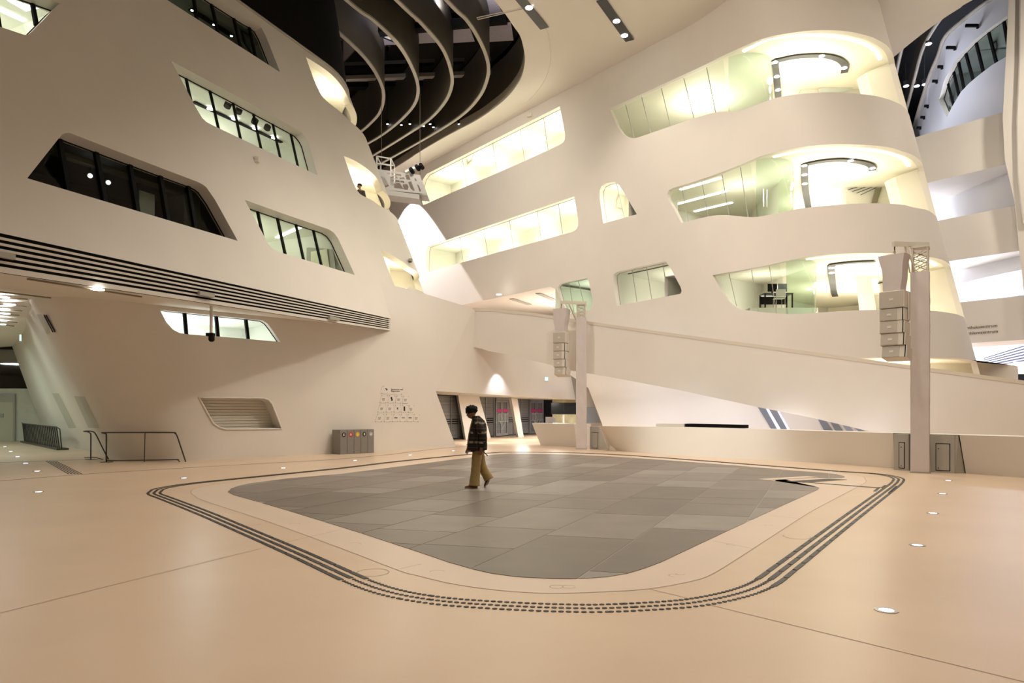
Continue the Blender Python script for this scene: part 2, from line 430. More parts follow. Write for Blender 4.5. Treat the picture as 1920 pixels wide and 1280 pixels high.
SB = Surf(fB, -20.9, 14, -0.8, 7.2, 180, 20, lambda u, z: V((-0.728, 0.685, 0)) if u > -3 else V((0.7, 0.8, 0)))
wF = [(300, 581), (390, 590), (470, 598), (492, 600.5), (501, 606), (508, 615), (526, 641), (440, 633), (352, 626.5), (337, 624), (325, 618), (312, 604)]
wG = [(373, 744.5), (440, 745.2), (494, 746), (503, 749), (510, 757), (528, 803.5), (475, 804), (423, 804.5), (411, 801), (400, 794)]
hF, hG = SB.loop(wF), SB.loop(wG)
e1, e2, e3 = SB.at(855, 838.0), SB.at(817, 733), SB.at(888, 579.5)
top = [SB.at(834, 562), SB.at(790, 548.5), SB.at(750, 538)]
outer = [(-20.8, 0), (e1[0], 0), e2, e3]+top+[(7.7, top[-1][1]+0.09), (7.8, 5.35), (7.6, 4.92), (-20.8, 4.92)]
sqA = SB.loop([(62, 592), (77, 588), (100, 622), (88, 626)])
WB = SB.patch(outer, [hF, hG], du=0.8, dv=0.8, step=0.45).build('wall_left_lower', W, smooth=True, kind='structure', auto=30)
pnl = mat('passage recess grey', (0.50, 0.50, 0.44, 1), 0.6)
for px in ([(98, 737), (110, 737), (143, 802), (129, 802)], [(139, 742), (158, 743), (187, 802), (166, 802)], [(68, 592), (83, 589), (103, 622), (88, 626)]):
    try: SB.patch(SB.loop(px), (), d=-0.006, du=0.5, dv=0.5, step=0.5).build('recess_panel', pnl, WB)
    except Exception as e: print('panel', e)
for dx in (0, 4):
    try: SB.patch(SB.loop([(82+dx, 590), (84+dx, 589.5), (101+dx, 622), (99+dx, 622.5)]), (), d=-0.012, du=None, step=2).build('recess_slot', M['mull'], WB)
    except Exception as e: print('slot', e)
# soffit from the louvre band back to the ground floor wall and along the side passage
so = [SL.f(u, 5.35) for u in uu]; so = [V((p.x, p.y, bandz(u))) for p, u in zip(so, uu)]
bk = [SB.f(7.8-0.6*i, 4.9) for i in range(48)]
pts = so+bk+[V((-45, 45, 4.9)), V((-45, -4, 4.6))]
vo, fo = tri2d([(p.x, p.y) for p in pts], (), 0, 0, 50)
def zof(q):
    return min(pts, key=lambda p: (p.x-q[0])**2+(p.y-q[1])**2).z
MB().add([(q[0], q[1], zof(q)) for q in vo], fo).build('ceiling_soffit', M['ceil'], kind='structure')

# ---------------------------------------------------------------- right building: straight wall running into a rounded nose
nR = V((-0.7775, -0.629, 0)); dR = V((0.629, -0.7775, 0))
def Lp(t): return (20.2+0.629*t, 16.35-0.7775*t)
far = [Lp(-56), Lp(-44), Lp(-34), Lp(-27), Lp(-21.5)]
Cc = far+[(9.5, 29.58), (12.6, 28.05), (13.9, 27.45), (15.6, 27.3), (17.2, 27.7), (18.6, 28.5), (20.2, 30.6), (20.9, 34), (20.9, 40)]
Ac = far+[(8.8, 30.44), (10.75, 28.3), (11.72, 27.78), (13.1, 27.6), (14.9, 27.95), (16.63, 28.96), (18.0, 31), (18.6, 34), (18.6, 40)]
cC = catmull([V((p[0], p[1], 0)) for p in Cc], 14); cA = catmull([V((p[0], p[1], 0)) for p in Ac], 14)
cu = [0.0]
for i in range(len(cC)-1): cu.append(cu[-1]+((cC[i+1]-cC[i]).length+(cA[i+1]-cA[i]).length)/2)
from bisect import bisect_right
def fR(u, z):
    i = max(0, min(len(cu)-2, bisect_right(cu, u)-1)); t = (u-cu[i])/(cu[i+1]-cu[i])
    k = (z-5.66)/(14.5-5.66)
    p = (cC[i].lerp(cC[i+1], t)).lerp(cA[i].lerp(cA[i+1], t), k); return V((p.x, p.y, z))
def inR(u, z):
    a = fR(min(u+0.1, cu[-1]), z)-fR(max(u-0.1, 0), z); return V((-a.y, a.x, 0))
SR = Surf(fR, 0, cu[-1], 0, 19.4, 260, 30, inR)
def usil(z):
    us = [cu[14*9]+(cu[-1]-cu[14*9])*i/400 for i in range(401)]
    return max(us, key=lambda u: fR(u, z).x/fR(u, z).y)
UE = min(usil(16.0), usil(11.0), usil(6.7))-0.02; UEK = {'A': usil(15.8), 'B': usil(11.2), 'C': usil(6.7)}                                    # where the balcony openings end round the nose
RTOP = 19.25
gA = sm([(1143, 204), (1230, 163.5), (1316, 124), (1363, 101), (1430, 72.5), (1494, 60), (1541, 56.5), (1587, 58.5), (1630, 68), (1652, 78)])
gAb = sm([(1684, 193.5), (1665, 186), (1634, 178.5), (1587, 174), (1550, 173), (1500, 176), (1457, 183), (1424, 194), (1380, 209), (1330, 213), (1195, 258)])
gAl = [(1188, 259), (1181, 258), (1174, 255), (1167, 250.5), (1158, 238.5)]
gB = sm([(1262, 352.5), (1330, 331), (1400, 304), (1431, 291), (1494, 277), (1556, 270.5), (1619, 271.5), (1666, 276), (1696, 285)])
gBb = sm([(1736, 393), (1712, 388.5), (1687, 383), (1629, 381), (1560, 384.5), (1500, 391), (1450, 401), (1410, 407), (1345, 403), (1277.5, 418)])
gBl = [(1264, 392), (1253, 374), (1250.7, 363), (1254, 356.5)]
gC = sm([(1336, 515.5), (1390, 506.5), (1440, 497), (1480, 488), (1523, 480.5), (1586, 475), (1650, 474), (1713, 476.5), (1752, 483)])
gCb = sm([(1790, 588), (1755, 583), (1690, 580), (1607, 581.5), (1536, 585.5), (1480, 588.5), (1430, 585), (1398, 581)])
gCl = [(1390, 579.5), (1380, 574.5), (1368, 566), (1352, 545)]
def nosehole(topx, botx, lefx, UE):
    t, b = SR.loop(topx), SR.loop(botx); zt, zb = t[-1][1], b[0][1]
    return t+[(UE-0.25, zt), (UE-0.06, zt-0.06), (UE, zt-0.25), (UE, zb)]+b+SR.loop(lefx)
RH = {'A': nosehole(gA, gAb, gAl, UEK['A']), 'B': nosehole(gB, gBb, gBl, UEK['B']), 'C': nosehole(gC, gCb, gCl, UEK['C'])}
gU1 = [(1049.5, 199), (1059.5, 252), (1059, 262), (1055, 268), (1048, 272), (974, 306), (816, 374.5), (800, 382), (793, 384), (790, 372), (789, 350), (793, 336), (800, 326)]
gL1 = [(1076.5, 368), (1084, 412), (1084, 422), (1081, 429), (1075, 434), (940, 471), (811, 507.5), (800, 512), (798, 505), (799, 470), (801, 463), (808, 460)]
gS = [(1131, 419), (1124.5, 372), (1124.5, 357), (1128, 348.5), (1138, 343), (1152, 341), (1161, 347), (1170, 361), (1194, 401.5)]
gM = [(1156, 573), (1149.5, 522), (1150, 515), (1155, 510.5), (1165, 507.5), (1248, 489.5), (1256, 499.5), (1276, 538), (1278, 545), (1276, 550.5), (1216, 562)]
gU0 = [(764, 362), (700, 390), (700, 440), (737, 412), (763, 395)]
for k, g in dict(U1=gU1, L1=gL1, S=gS, M=gM).items(): RH[k] = SR.loop(g)
zN = 8.62
uN = SR.at(1032, 521)[0]
gN = [(1046, 538), (1050, 532.5), (1060, 529.5), (1101, 521), (1104, 527), (1111, 562), (1110.5, 574), (1106, 580.5), (1068, 588), (1060, 578), (1053, 564)]
RH['N'] = SR.loop(gN)
q1, q2 = SR.at(1103, 727), SR.at(1129, 795)
outer = [(uN, zN), (uN+0.55, zN-0.25), (uN+0.75, zN-0.8), (uN+0.75, q1[1]+1.2), q1, q2, (q2[0]+0.3, 0.0), (cu[-1], 0.0), (cu[-1], RTOP), (0.5, RTOP), (0.5, zN)]
DL = SR.at(1640, 670.5)[1]                           # lowest opening of the nose, behind the ramp
uD = SR.at(1600, 660)[0]
RH['D'] = [(uD, DL), (UE, DL), (UE, 0.6), (uD, 0.6)]
WR = SR.patch(outer, list(RH.values()), du=0.7, dv=0.7, step=0.35).build('wall_right_upper', W, smooth=True, kind='structure', auto=30)

# ---------------------------------------------------------------- main ceiling with the roof light cut out
lipx = [(926.6, 0), (945, 23), (963.5, 50), (975, 67), (981, 86), (984.5, 111), (980, 138), (971, 157), (955, 178), (933, 198), (896, 224), (836, 256), (785.6, 285.6), (742, 314)]
lip = [onz(x, y, RTOP) for x, y in lipx]
lip = catmull([lip[0]-V((0.396, 0.918, 0))*40, lip[0]-V((0.396, 0.918, 0))*12]+lip+[lip[-1]+V((-0.6, 0.8, 0))*16], 6)
e2x = [(1831, -4), (1800, 15), (1767, 36), (1734, 60), (1706, 82), (1683, 101)]
E2 = catmull([V((45, 17, RTOP)), V((27, 20, RTOP)), V((22, 24.5, RTOP))]+[onz(x, y, RTOP) for x, y in e2x]+[V((19.0, 36, RTOP)), V((19.2, 45, RTOP)), V((19.2, 75, RTOP))], 5)
poly = [(p.x, p.y) for p in lip]+[(lip[-1].x, 75)]+[(p.x, p.y) for p in E2[::-1]]+[(45, -14), (lip[0].x-2, -14)]
vo, fo = tri2d(poly, (), 0, 0, 3)
CEIL = MB().add([(q[0], q[1], RTOP) for q in vo], fo).build('ceiling', M['ceil'], kind='structure')
def lipband(P, name, flip=1):
    mb = MB(); prof = [(0.0, 0.0), (0.03, 0.05), (0.05, 0.5), (0.0, 0.55), (-0.1, 2.6)]
    rows = []
    for off, dz in prof:
        row = []
        for i, p in enumerate(P):
            t = (P[min(i+1, len(P)-1)]-P[max(i-1, 0)]).normalized(); nn = V((-t.y, t.x, 0))*flip
            row.append(p+nn*off+V((0, 0, dz)))
        rows.append(row)
    mb.quadstrip(rows[0], rows[1]); mb.quadstrip(rows[1], rows[2]); mb.build(name, M['finlip'], smooth=True, kind='structure', auto=40)
    mb2 = MB(); mb2.quadstrip(rows[2], rows[3]); mb2.quadstrip(rows[3], rows[4]); mb2.build(name.replace('lip', 'upstand'), M['fin'], smooth=True, kind='structure', auto=40)
lipband(lip, 'trim_lip_hall', 1); lipband(E2, 'trim_lip_atrium', 1)
# groove ring round the roof light
def offs(P, d):
    out = []
    for i, p in enumerate(P):
        t = (P[min(i+1, len(P)-1)]-P[max(i-1, 0)]).normalized(); out.append(p+V((t.y, -t.x, 0))*d)
    return out
mb = MB(); mb.tube([p-V((0, 0, 0.0)) for p in offs(lip, 1.3)], 0.022, 6); mb.build('ceiling_groove', M['reveal'], CEIL, smooth=True)
# fins
finpx = [
 [(542, 0), (601, 37), (648, 74), (688, 114), (711, 150), (719.5, 181), (711.6, 212), (690, 236), (672, 251)],
 [(648, 0), (701.5, 40), (748.6, 87), (775, 133), (784, 168), (776, 198), (749, 228), (715, 254.5), (682, 274)],
 [(742, 0), (792, 47), (829, 91), (845, 131), (847, 162), (833, 194), (802, 227), (752, 260), (690, 298)],
 [(836, 0), (876, 40), (903, 84), (915.5, 122), (913, 151), (899, 182), (869.5, 214), (819, 248), (735, 295.6), (700, 314)]]
for px in finpx:
    P = [onz(x, y, RTOP) for x, y in px]
    P = catmull([P[0]-dL*30, P[0]-dL*8]+P+[P[-1]+(P[-1]-P[-2]).normalized()*7], 6)
    for nm, z0, z1, th, mt in (('roof_fin', 0.08, 2.7, 0.05, M['fin']), ('roof_fin_lip', 0.0, 0.08, 0.085, M['finlip'])):
        mb = MB(); R_ = []
        for i, p in enumerate(P):
            t = (P[min(i+1, len(P)-1)]-P[max(i-1, 0)]).normalized(); nn = V((-t.y, t.x, 0))
            R_.append([p+nn*th+V((0, 0, z0)), p-nn*th+V((0, 0, z0)), p-nn*th+V((0, 0, z1)), p+nn*th+V((0, 0, z1))])
        mb.loft(R_)
        o = mb.build(nm, mt, CEIL, smooth=True, auto=40)
# beams between the fins and the dark glass above
RZ = 22.0
mb = MB(); mb.add([(-45, -14, RZ), (8, -14, RZ), (8, 75, RZ), (-45, 75, RZ)], [(0, 1, 2, 3)]); mb.build('roof_glazing', M['roofglass'], kind='structure')
def roofbeam(a, b, wd, ht, m, z=21.85):
    p, q = onz(a[0], a[1], z), onz(b[0], b[1], z); mb = MB(); mb.bar(p, q, wd, ht); return mb.build('roof_beam', m, CEIL)
roofbeam((630, 148), (969, 136), 0.32, 0.22, M['grey'], 21.6)
roofbeam((560, 74), (950, 36), 0.5, 0.3, M['mull'], 21.7)
roofbeam((640, 162), (930, 158), 0.5, 0.3, M['mull'], 21.75)
roofbeam((400, 30), (880, -8), 0.5, 0.3, M['mull'], 21.7)
# end walls that close the hall behind and beside the viewer
mb = MB(); mb.obox((-45, -14.2, 0), (95, 0, 0), (0, 0.2, 0), (0, 0, 24)); mb.build('wall_behind', W, kind='structure')
mb = MB(); mb.obox((-45.2, -14, 0), (0.2, 0, 0), (0, 90, 0), (0, 0, 24)); mb.build('wall_far_left', W, kind='structure')
mb = MB(); mb.obox((34, -14, 0), (0.2, 0, 0), (0, 34, 0), (0, 0, 24)); mb.build('wall_far_right', W, kind='structure')
# ---------------------------------------------------------------- windows, rooms and balconies
WN = [0]
def reveal(name, S, hole, depth, m=None):
    h = clean_loop(dens(hole, 0.3)); mb = MB()
    mb.quadstrip([S.p(u, v, -0.0) for u, v in h], [S.p(u, v, depth) for u, v in h], True)
    return mb.build(name, m or M['reveal'], smooth=True, kind='structure', auto=35)
def panes(S, hole, depth, cuts, g, parent, mm=None, mw=0.06, frame=True, du=0.9):
    """Glass split by mullion lines given as (u,v)-(u,v) pairs ordered along +u; each pane and each mullion is an object."""
    mm = mm or M['mull']; poly = clean_loop(hole, 0.03); lines = []
    for a, b in cuts:
        if a[1] < b[1]: a, b = b, a
        lines.append((a, b))
    for i in range(len(lines)+1):
        q = poly
        if i > 0:
            a, b = lines[i-1]; q = clip(q, a, (-(b[1]-a[1])*-1*-1, (b[0]-a[0])*-1*-1)) if False else clip(q, a, ((a[1]-b[1]), (b[0]-a[0])))
        if i < len(lines):
            a, b = lines[i]; q = clip(q, a, (-(a[1]-b[1]), -(b[0]-a[0])))
        if len(q) < 3: continue
        try: S.patch(q, (), d=depth, du=du, dv=du, step=0.8).build('pane', g, parent, smooth=True)
        except Exception: pass
    for a, b in lines:
        x = linepoly(poly, a, b)
        if x:
            p0, p1 = S.p(x[0][0], x[0][1], depth-0.02), S.p(x[1][0], x[1][1], depth-0.02)
            mb = MB(); mb.bar(p0, p1, mw, max(0.03, mw*0.9), up=S.n(*x[0])); mb.build('mullion', mm, parent)
    if frame:
        h = clean_loop(dens(poly, 0.35)); mb = MB(); mb.tube([S.p(u, v, depth-0.02) for u, v in h], 0.022, 6, closed=True); mb.build('window_frame', mm, parent)
def window(S, hole, depth, cutpx, g, **k):
    WN[0] += 1
    wn = reveal('window_%d' % WN[0], S, hole, depth+0.05, k.pop('rm', None))
    panes(S, hole, depth, [(S.at(*a), S.at(*b)) for a, b in cutpx], g, wn, **k)
    return wn
def room(S, u0, u1, z0, z1, depth, m, d0=0.3, mf=None, mc=None):
    n = max(2, int((u1-u0)/0.8)); us = [u0+(u1-u0)*i/n for i in range(n+1)]; mb = MB()
    fr0, fr1 = [S.p(u, z0, d0) for u in us], [S.p(u, z1, d0) for u in us]
    um = (z0+z1)/2
    fr0 = [V((p.x, p.y, z0)) for p in fr0]; fr1 = [V((p.x, p.y, z1)) for p in fr1]
    bk = [S.p(u, um, depth) for u in us]; b0 = [V((p.x, p.y, z0)) for p in bk]; b1 = [V((p.x, p.y, z1)) for p in bk]
    mb.quadstrip(b0, b1); mb.add([fr0[0], b0[0], b1[0], fr1[0]], [(0, 1, 2, 3)]); mb.add([fr0[-1], b0[-1], b1[-1], fr1[-1]], [(0, 1, 2, 3)])
    w_ = mb.build('wall_room', m, kind='structure')
    MB().quadstrip(fr0, b0).build('floor_room', mf or m, kind='structure'); MB().quadstrip(fr1, b1).build('ceiling_room', mc or m, kind='structure')
    mid = [S.p((u0+u1)/2, um, (d0+depth)/2)]
    return us, b0, mid[0]
def bounds(h): return min(p[0] for p in h), max(p[0] for p in h), min(p[1] for p in h), max(p[1] for p in h)
DEP = 0.38
# left building
cA_ = [((129.3, 254), (148, 362)), ((198, 281), (216.7, 382)), ((261, 304), (277, 399)), ((317.4, 325), (334, 417)), ((369.5, 345), (384, 430))]
cB_ = [((498.5, 391), (514, 465)), ((535.5, 405), (552, 480)), ((570, 417.6), (586, 490)), ((602.5, 429), (619, 500))]
cC_ = [((366, 147), (382, 220)), ((410.5, 171), (428, 247)), ((453, 193), (468.6, 266)), ((491, 214), (507, 285)), ((527, 233), (542.5, 302)), ((561.6, 257), (575, 317))]
cD_ = [((376, -20), (386, 44)), ((411.5, 3), (427, 72)), ((453, 30), (468.6, 98)), ((482, 50), (496, 114))]
cE_ = [((8.4, -3), (17.5, 50)), ((78, -3), (84, 30))]
window(SL, LHOLES['A'], DEP, cA_, M['glassd'], mw=0.11)
window(SL, LHOLES['B'], DEP, cB_, M['glassd'], mw=0.08)
window(SL, LHOLES['C'], DEP, cC_, M['glassc'], mw=0.07)
window(SL, LHOLES['D'], DEP, cD_, M['glassd'], mw=0.09)
window(SL, LHOLES['E'], DEP, cE_, M['glassc'], mw=0.09)
ROOM = {}
for k, m, e, c, dz in (('A', M['roomd'], 6, NEUT, 0.12), ('B', M['roomw'], 105, GREEN, 0.1), ('C', M['roomw'], 105, GREEN, 0.2), ('D', mat('dimmed room walls', (0.22, 0.22, 0.17, 1), 0.7), 40, GREEN, 0.2), ('E', M['roomw'], 120, GREEN, 0.1)):  # the dimness of room D is put into its colour
    u0, u1, z0, z1 = bounds(LHOLES[k]); pad = 0.5
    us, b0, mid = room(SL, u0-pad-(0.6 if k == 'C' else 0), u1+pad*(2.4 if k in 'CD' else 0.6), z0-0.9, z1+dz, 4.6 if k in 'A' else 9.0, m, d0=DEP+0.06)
    ROOM[k] = (u0, u1, z0-0.9, z1+dz)
    if k == 'A':
        lamp(mid+V((0, 0, 0.9)), e, c, 1.0)
    else:
        n = max(1, int((u1-u0)/3.0))
        for i in range(n):
            u = u0+(u1-u0)*(i+0.5)/n; p = SL.p(u, z1, 4.2); p.z = z1+dz-0.75
            lamp(p, e/n, c, 1.2)
            lamp(p-V((0, 0, 0.5)), e/n*0.8, c, 1.0, aim=p+V((0, 0, 3)))
# corner balconies of the left building
for k in ('oA', 'oB', 'oC'):
    h = LHOLES[k]; u0, u1, z0, z1 = bounds(h); WN[0] += 1
    reveal('trim_opening_%d' % WN[0], SL, h, 0.3, M['roomyel'])
    us, b0, mid = room(SL, u0-0.3, u1+0.3, z0-0.95, z1+0.02, 1.9, M['roomyel'], d0=0.25)
    mid.z = z1-0.35; e = {'oA': 115, 'oB': 125, 'oC': 85}[k]
    lamp(mid, e, YEL, 0.5); lamp(mid-V((0, 0, 0.6)), e*0.5, YEL, 0.4, aim=mid+V((0, 0, 3)))
# ground floor window and niche
window(SB, hF, 0.22, [((350.5, 587), (353.5, 626)), ((410.5, 593.5), (413.5, 631)), ((466, 599), (470, 635))], M['glassc'], mw=0.10)
u0, u1, z0, z1 = bounds(hF)
us, b0, mid = room(SB, u0-0.6, u1+0.3, z0-0.6, min(z1+0.05, 4.85), 3.4, M['roomw'], d0=0.3)
lamp(mid+V((0, 0, 0.5)), 110, (0.86, 0.95, 1.0), 1.5); lamp(mid-V((0, 0, 0.5)), 40, (0.86, 0.95, 1.0), 1.5, aim=mid+V((0, 0, 3)))
nh = reveal('window_%d' % (WN[0]+1), SB, hG, 0.55); WN[0] += 1
mb = MB(); h = clean_loop(dens(hG, 0.3)); mb.tube([SB.p(u, v, -0.012) for u, v in h], 0.03, 6, closed=True); mb.build('window_frame', mat('white frame', (0.80, 0.76, 0.70, 1), 0.4), nh, smooth=True)
u0, u1, z0, z1 = bounds(hG); ns = 11
for i in range(ns):
    a, b = z0+(z1-z0)*i/ns, z0+(z1-z0)*(i+1)/ns-0.012
    q = clip(clip(clean_loop(hG, 0.03), (0, a), (0, 1)), (0, b), (0, -1))
    if len(q) > 2:
        mb = SB.patch(q, (), d=0.50, du=None, step=1.0); n = len(mb.v)
        mb.build('shutter_slat', mat('shutter cream', (0.66, 0.62, 0.53, 1), 0.5), nh)
SB.patch(hG, (), d=0.54, du=None, step=1.0).build('shutter_backing', mat('shutter gap', (0.40, 0.37, 0.31, 1), 0.7), nh)

# right building: far lit windows
cl = lambda *xs: [(a, b) for a, b in xs]
window(SR, RH['U1'], 0.32, cl(((860, 297), (869, 348)), ((917, 268), (926, 325)), ((968, 240), (977, 303)), ((1012, 218), (1021, 284))), M['glassc'], mm=M['grey'], mw=0.025, frame=True)
window(SR, RH['L1'], 0.32, cl(((855, 443), (862, 493)), ((900, 428), (908, 479)), ((948, 412), (956, 466)), ((1000, 394), (1008, 451)), ((1040, 381), (1048, 441))), M['glassc'], mm=M['grey'], mw=0.025)
window(SR, RH['S'], 0.32, cl(((1149, 343), (1164, 410))), M['glassc'], mm=M['grey'], mw=0.02)
window(SR, RH['M'], 0.32, cl(((1178, 505), (1187, 566)), ((1205, 500), (1215, 562)), ((1235, 493), (1245, 556))), M['glassc'], mm=M['grey'], mw=0.02)
window(SR, RH['N'], 0.20, cl(((1063, 530), (1072, 587)), ((1080, 526), (1094, 584))), M['glassg'], mm=M['grey'], mw=0.02)
for k, e, c, dep in (('U1', 420, YEL, 3.0), ('L1', 380, (1, 0.93, 0.75), 3.0), ('S', 90, YEL, 2.6), ('M', 80, NEUT, 7.0), ('N', 40, GREEN, 4.0)):
    u0, u1, z0, z1 = bounds(RH[k])
    us, b0, mid = room(SR, u0-0.6, u1+0.5, z0-0.5 if k != 'N' else z0-0.2, z1+0.12, dep, M['roomw'], d0=0.36)
    n = max(1, int((u1-u0)/3.5))
    for i in range(n):
        u = u0+(u1-u0)*(i+0.5)/n; p = SR.p(u, z1, dep*0.55); p.z = z1-0.3
        lamp(p, e/n, c, 1.0); lamp(p-V((0, 0, 0.6)), e/n*0.7, c, 1.0, aim=p+V((0, 0, 3)))

# the three balcony storeys of the nose
LEV = {}
def storey(k, px_us, pxcuts, e_nose, e_win, cwin, gm, mcl):
    UE = UEK[k]; h = RH[k]; u0, u1, z0, z1 = bounds(h); zt = z1+0.02
    zf = SR.at({'A': 1550, 'B': 1629, 'C': 1690}[k], {'A': 173.2, 'B': 381.2, 'C': 580.2}[k])[1]-1.05
    us_ = SR.at(*px_us)[0]
    WN[0] += 1; wn = reveal('window_%d' % WN[0], SR, h, 0.22, M['reveal'])
    ua = u0-2.5; n = 40; U = [ua+(UE+0.3-ua)*i/n for i in range(n+1)]
    back = 16.0
    def backp(p): return p+(-nR)*(back-((p-V((20.2, 16.35, 0))).dot(-nR)))
    for zz, nm, mt in ((zf, 'floor_storey', M['roomw']), (zt, 'ceiling_storey', mcl)):
        fr = [SR.p(u, zz, 0.05) for u in U]; fr = [V((p.x, p.y, zz)) for p in fr]
        e = V((fr[-1].x+2.6, fr[-1].y+10.0, zz)); b = backp(fr[0])
        vo, fo = tri2d([(p.x, p.y) for p in fr]+[(e.x, e.y), (b.x, b.y)], (), 0, 0, 1.5)
        MB().add([(q[0], q[1], zz) for q in vo], fo).build(nm, mt, kind='structure')
    a, b = V((fr[0].x, fr[0].y, zf)), backp(V((fr[0].x, fr[0].y, zf))); c = V((fr[-1].x+2.6, fr[-1].y+10.0, zf)); d = V((fr[-1].x, fr[-1].y, zf)); H = V((0, 0, zt-zf))
    MB().quadstrip([b, c, d], [b+H, c+H, d+H]).build('wall_storey_back', M['roomyel'], kind='structure')
    MB().quadstrip([a, b], [a+H, b+H]).build('wall_storey_side', M['roomw'], kind='structure')
    # glazing of the window part, bending into the building at its end
    hole_w = clip(clean_loop(h, 0.03), (us_, 0), (-1, 0))
    panes(SR, hole_w, 0.30, [(SR.at(*p), SR.at(*q)) for p, q in pxcuts], gm, wn, mm=M['grey'], mw=0.022, frame=False)
    top = [q for q in hole_w if q[1] > z1-1.6 and q[0] < us_+0.01]
    p0 = SR.p(us_, (zf+zt)/2, 0.30); t = (SR.p(us_+0.05, zf, 0.3)-SR.p(us_-0.05, zf, 0.3)); t.z = 0; t.normalize(); inn = SR.n(us_, (zf+zt)/2); inn.z = 0; inn.normalize()
    R0 = 1.2; arc = [p0+t*(R0*math.sin(g))+inn*(R0*(1-math.cos(g))) for g in [2.2*i/10 for i in range(11)]]
    endd = (arc[-1]-arc[-2]).normalized(); end = arc[-1]+endd*2.0
    for pts_, nm, mt in ((arc, 'curved_pane', M['glassg']), ([arc[-1], end], 'pane', M['glassg'])):
        MB().quadstrip([V((p.x, p.y, zf)) for p in pts_], [V((p.x, p.y, zt)) for p in pts_]).build(nm, mt, wn, smooth=True)
    bb = V((end.x, end.y, zf))+endd*((back+(V((20.2, 16.35, 0))-V((end.x, end.y, 0))).dot(-nR))/max(0.2, endd.dot(-nR)))
    MB().quadstrip([V((end.x, end.y, zf)), bb], [V((end.x, end.y, zt)), bb+H]).build('wall_storey_partition', M['roomyel'], kind='structure')
    # cove light that follows the lip of the balcony
    u_c = [us_+1.0+(UE-0.5-us_-1.0)*i/36 for i in range(37)]
    mb = MB(); A_, B_ = [], []
    for u in u_c:
        p = SR.p(u, zt, 0.46); A_.append(V((p.x, p.y, zt-0.025))); p = SR.p(u, zt, 0.60); B_.append(V((p.x, p.y, zt-0.025)))
    mb.quadstrip(A_, B_); cv = mb.build('cove_light', M['cove'])
    tag(cv, {'A': 'curved white cove light along the top balcony lip', 'B': 'curved white cove light along the middle balcony lip', 'C': 'curved white cove light along the lowest full balcony lip'}[k], 'light')
    # cream lining of the far end of the opening
    zs_ = [zf+(zt-zf)*i/8 for i in range(9)]; ds_ = [0.02, 0.3, 0.7, 1.1, 1.4, 1.55]; jb = [[SR.p(UE+0.03, z, d)+SR.n(UE, z).cross(V((0, 0, 1)))*0.0+(V((0.5, 0.8, 0))*max(0, d-1.1)**1.5) for z in zs_] for d in ds_]
    jm = MB(); [jm.quadstrip(x, y) for x, y in zip(jb, jb[1:])]
    jm.build('wall_balcony_jamb', M['roomyel'], smooth=True, kind='structure')
    # lamps
    un = [us_+2.2, us_+4.2, us_+6.2, us_+8.0]
    for i, u in enumerate(un):
        p = SR.p(min(u, UE-1.0), zt, 2.6); p.z = zt-0.7
        lamp(p, e_nose/4, YEL, 0.8); lamp(p-V((0, 0, 0.7)), e_nose/5, YEL, 0.8, aim=p+V((0, 0, 3)))
        q = SR.p(min(u, UE-1.0), zt, 2.6)+V((2.2, 5.0, 0)); q.z = zt-1.3; lamp(q, e_nose/4, YEL, 1.0, aim=q+V((0, 0, 3))); lamp(q, e_nose/6, YEL, 1.0)
    p = SR.p((u0+us_)/2, zt, 3.0); p.z = zt-0.6
    lamp(p, e_win, cwin, 1.0); lamp(p-V((0, 0, 0.6)), e_win*0.7, cwin, 1.0, aim=p+V((0, 0, 3)))
    LEV[k] = (zf, zt, us_, u0)
storey('A', (1352, 140), [((1166, 193), (1182, 258)), ((1196, 179), (1215, 254)), ((1233, 162), (1251, 238)), ((1275, 143), (1295, 222)), ((1318, 125), (1336, 212))], 175, 170, NEUT, M['glassc'], M['roomyel'])
storey('B', (1408, 340), [((1271, 350), (1284, 415)), ((1309, 338), (1322, 406)), ((1348, 326), (1362, 402)), ((1384, 316), (1398, 402))], 175, 40, NEUT, M['glassc'], M['roomyel'])
storey('C', (1466, 520), [((1362, 512), (1376, 570)), ((1406, 504), (1420, 581)), ((1441, 498), (1455, 583))], 165, 36, NEUT, M['glassc'], M['roomyel'])
# lowest storey of the nose, just above the ramp
zt = DL+0.02; U = [uD-0.5+(UE+0.3-uD+0.5)*i/24 for i in range(25)]
fr = [SR.p(u, zt, 0.05) for u in U]; bk = [p-nR*6.0 for p in fr]
MB().quadstrip([V((p.x, p.y, zt)) for p in fr], [V((p.x, p.y, zt)) for p in bk]).build('ceiling_lowest_storey', M['roomyel'], kind='structure')
MB().quadstrip([V((p.x, p.y, 0)) for p in bk], [V((p.x, p.y, zt)) for p in bk]).build('wall_lowest_storey', M['roomyel'], kind='structure')
reveal('trim_opening_lowest', SR, RH['D'], 0.22)
for u in (uD+2.0, uD+5.0):
    p = SR.p(u, zt, 2.5); p.z = zt-0.8; lamp(p, 70, YEL, 0.8); lamp(p-V((0, 0, .5)), 60, YEL, 0.8, aim=p+V((0, 0, 3)))

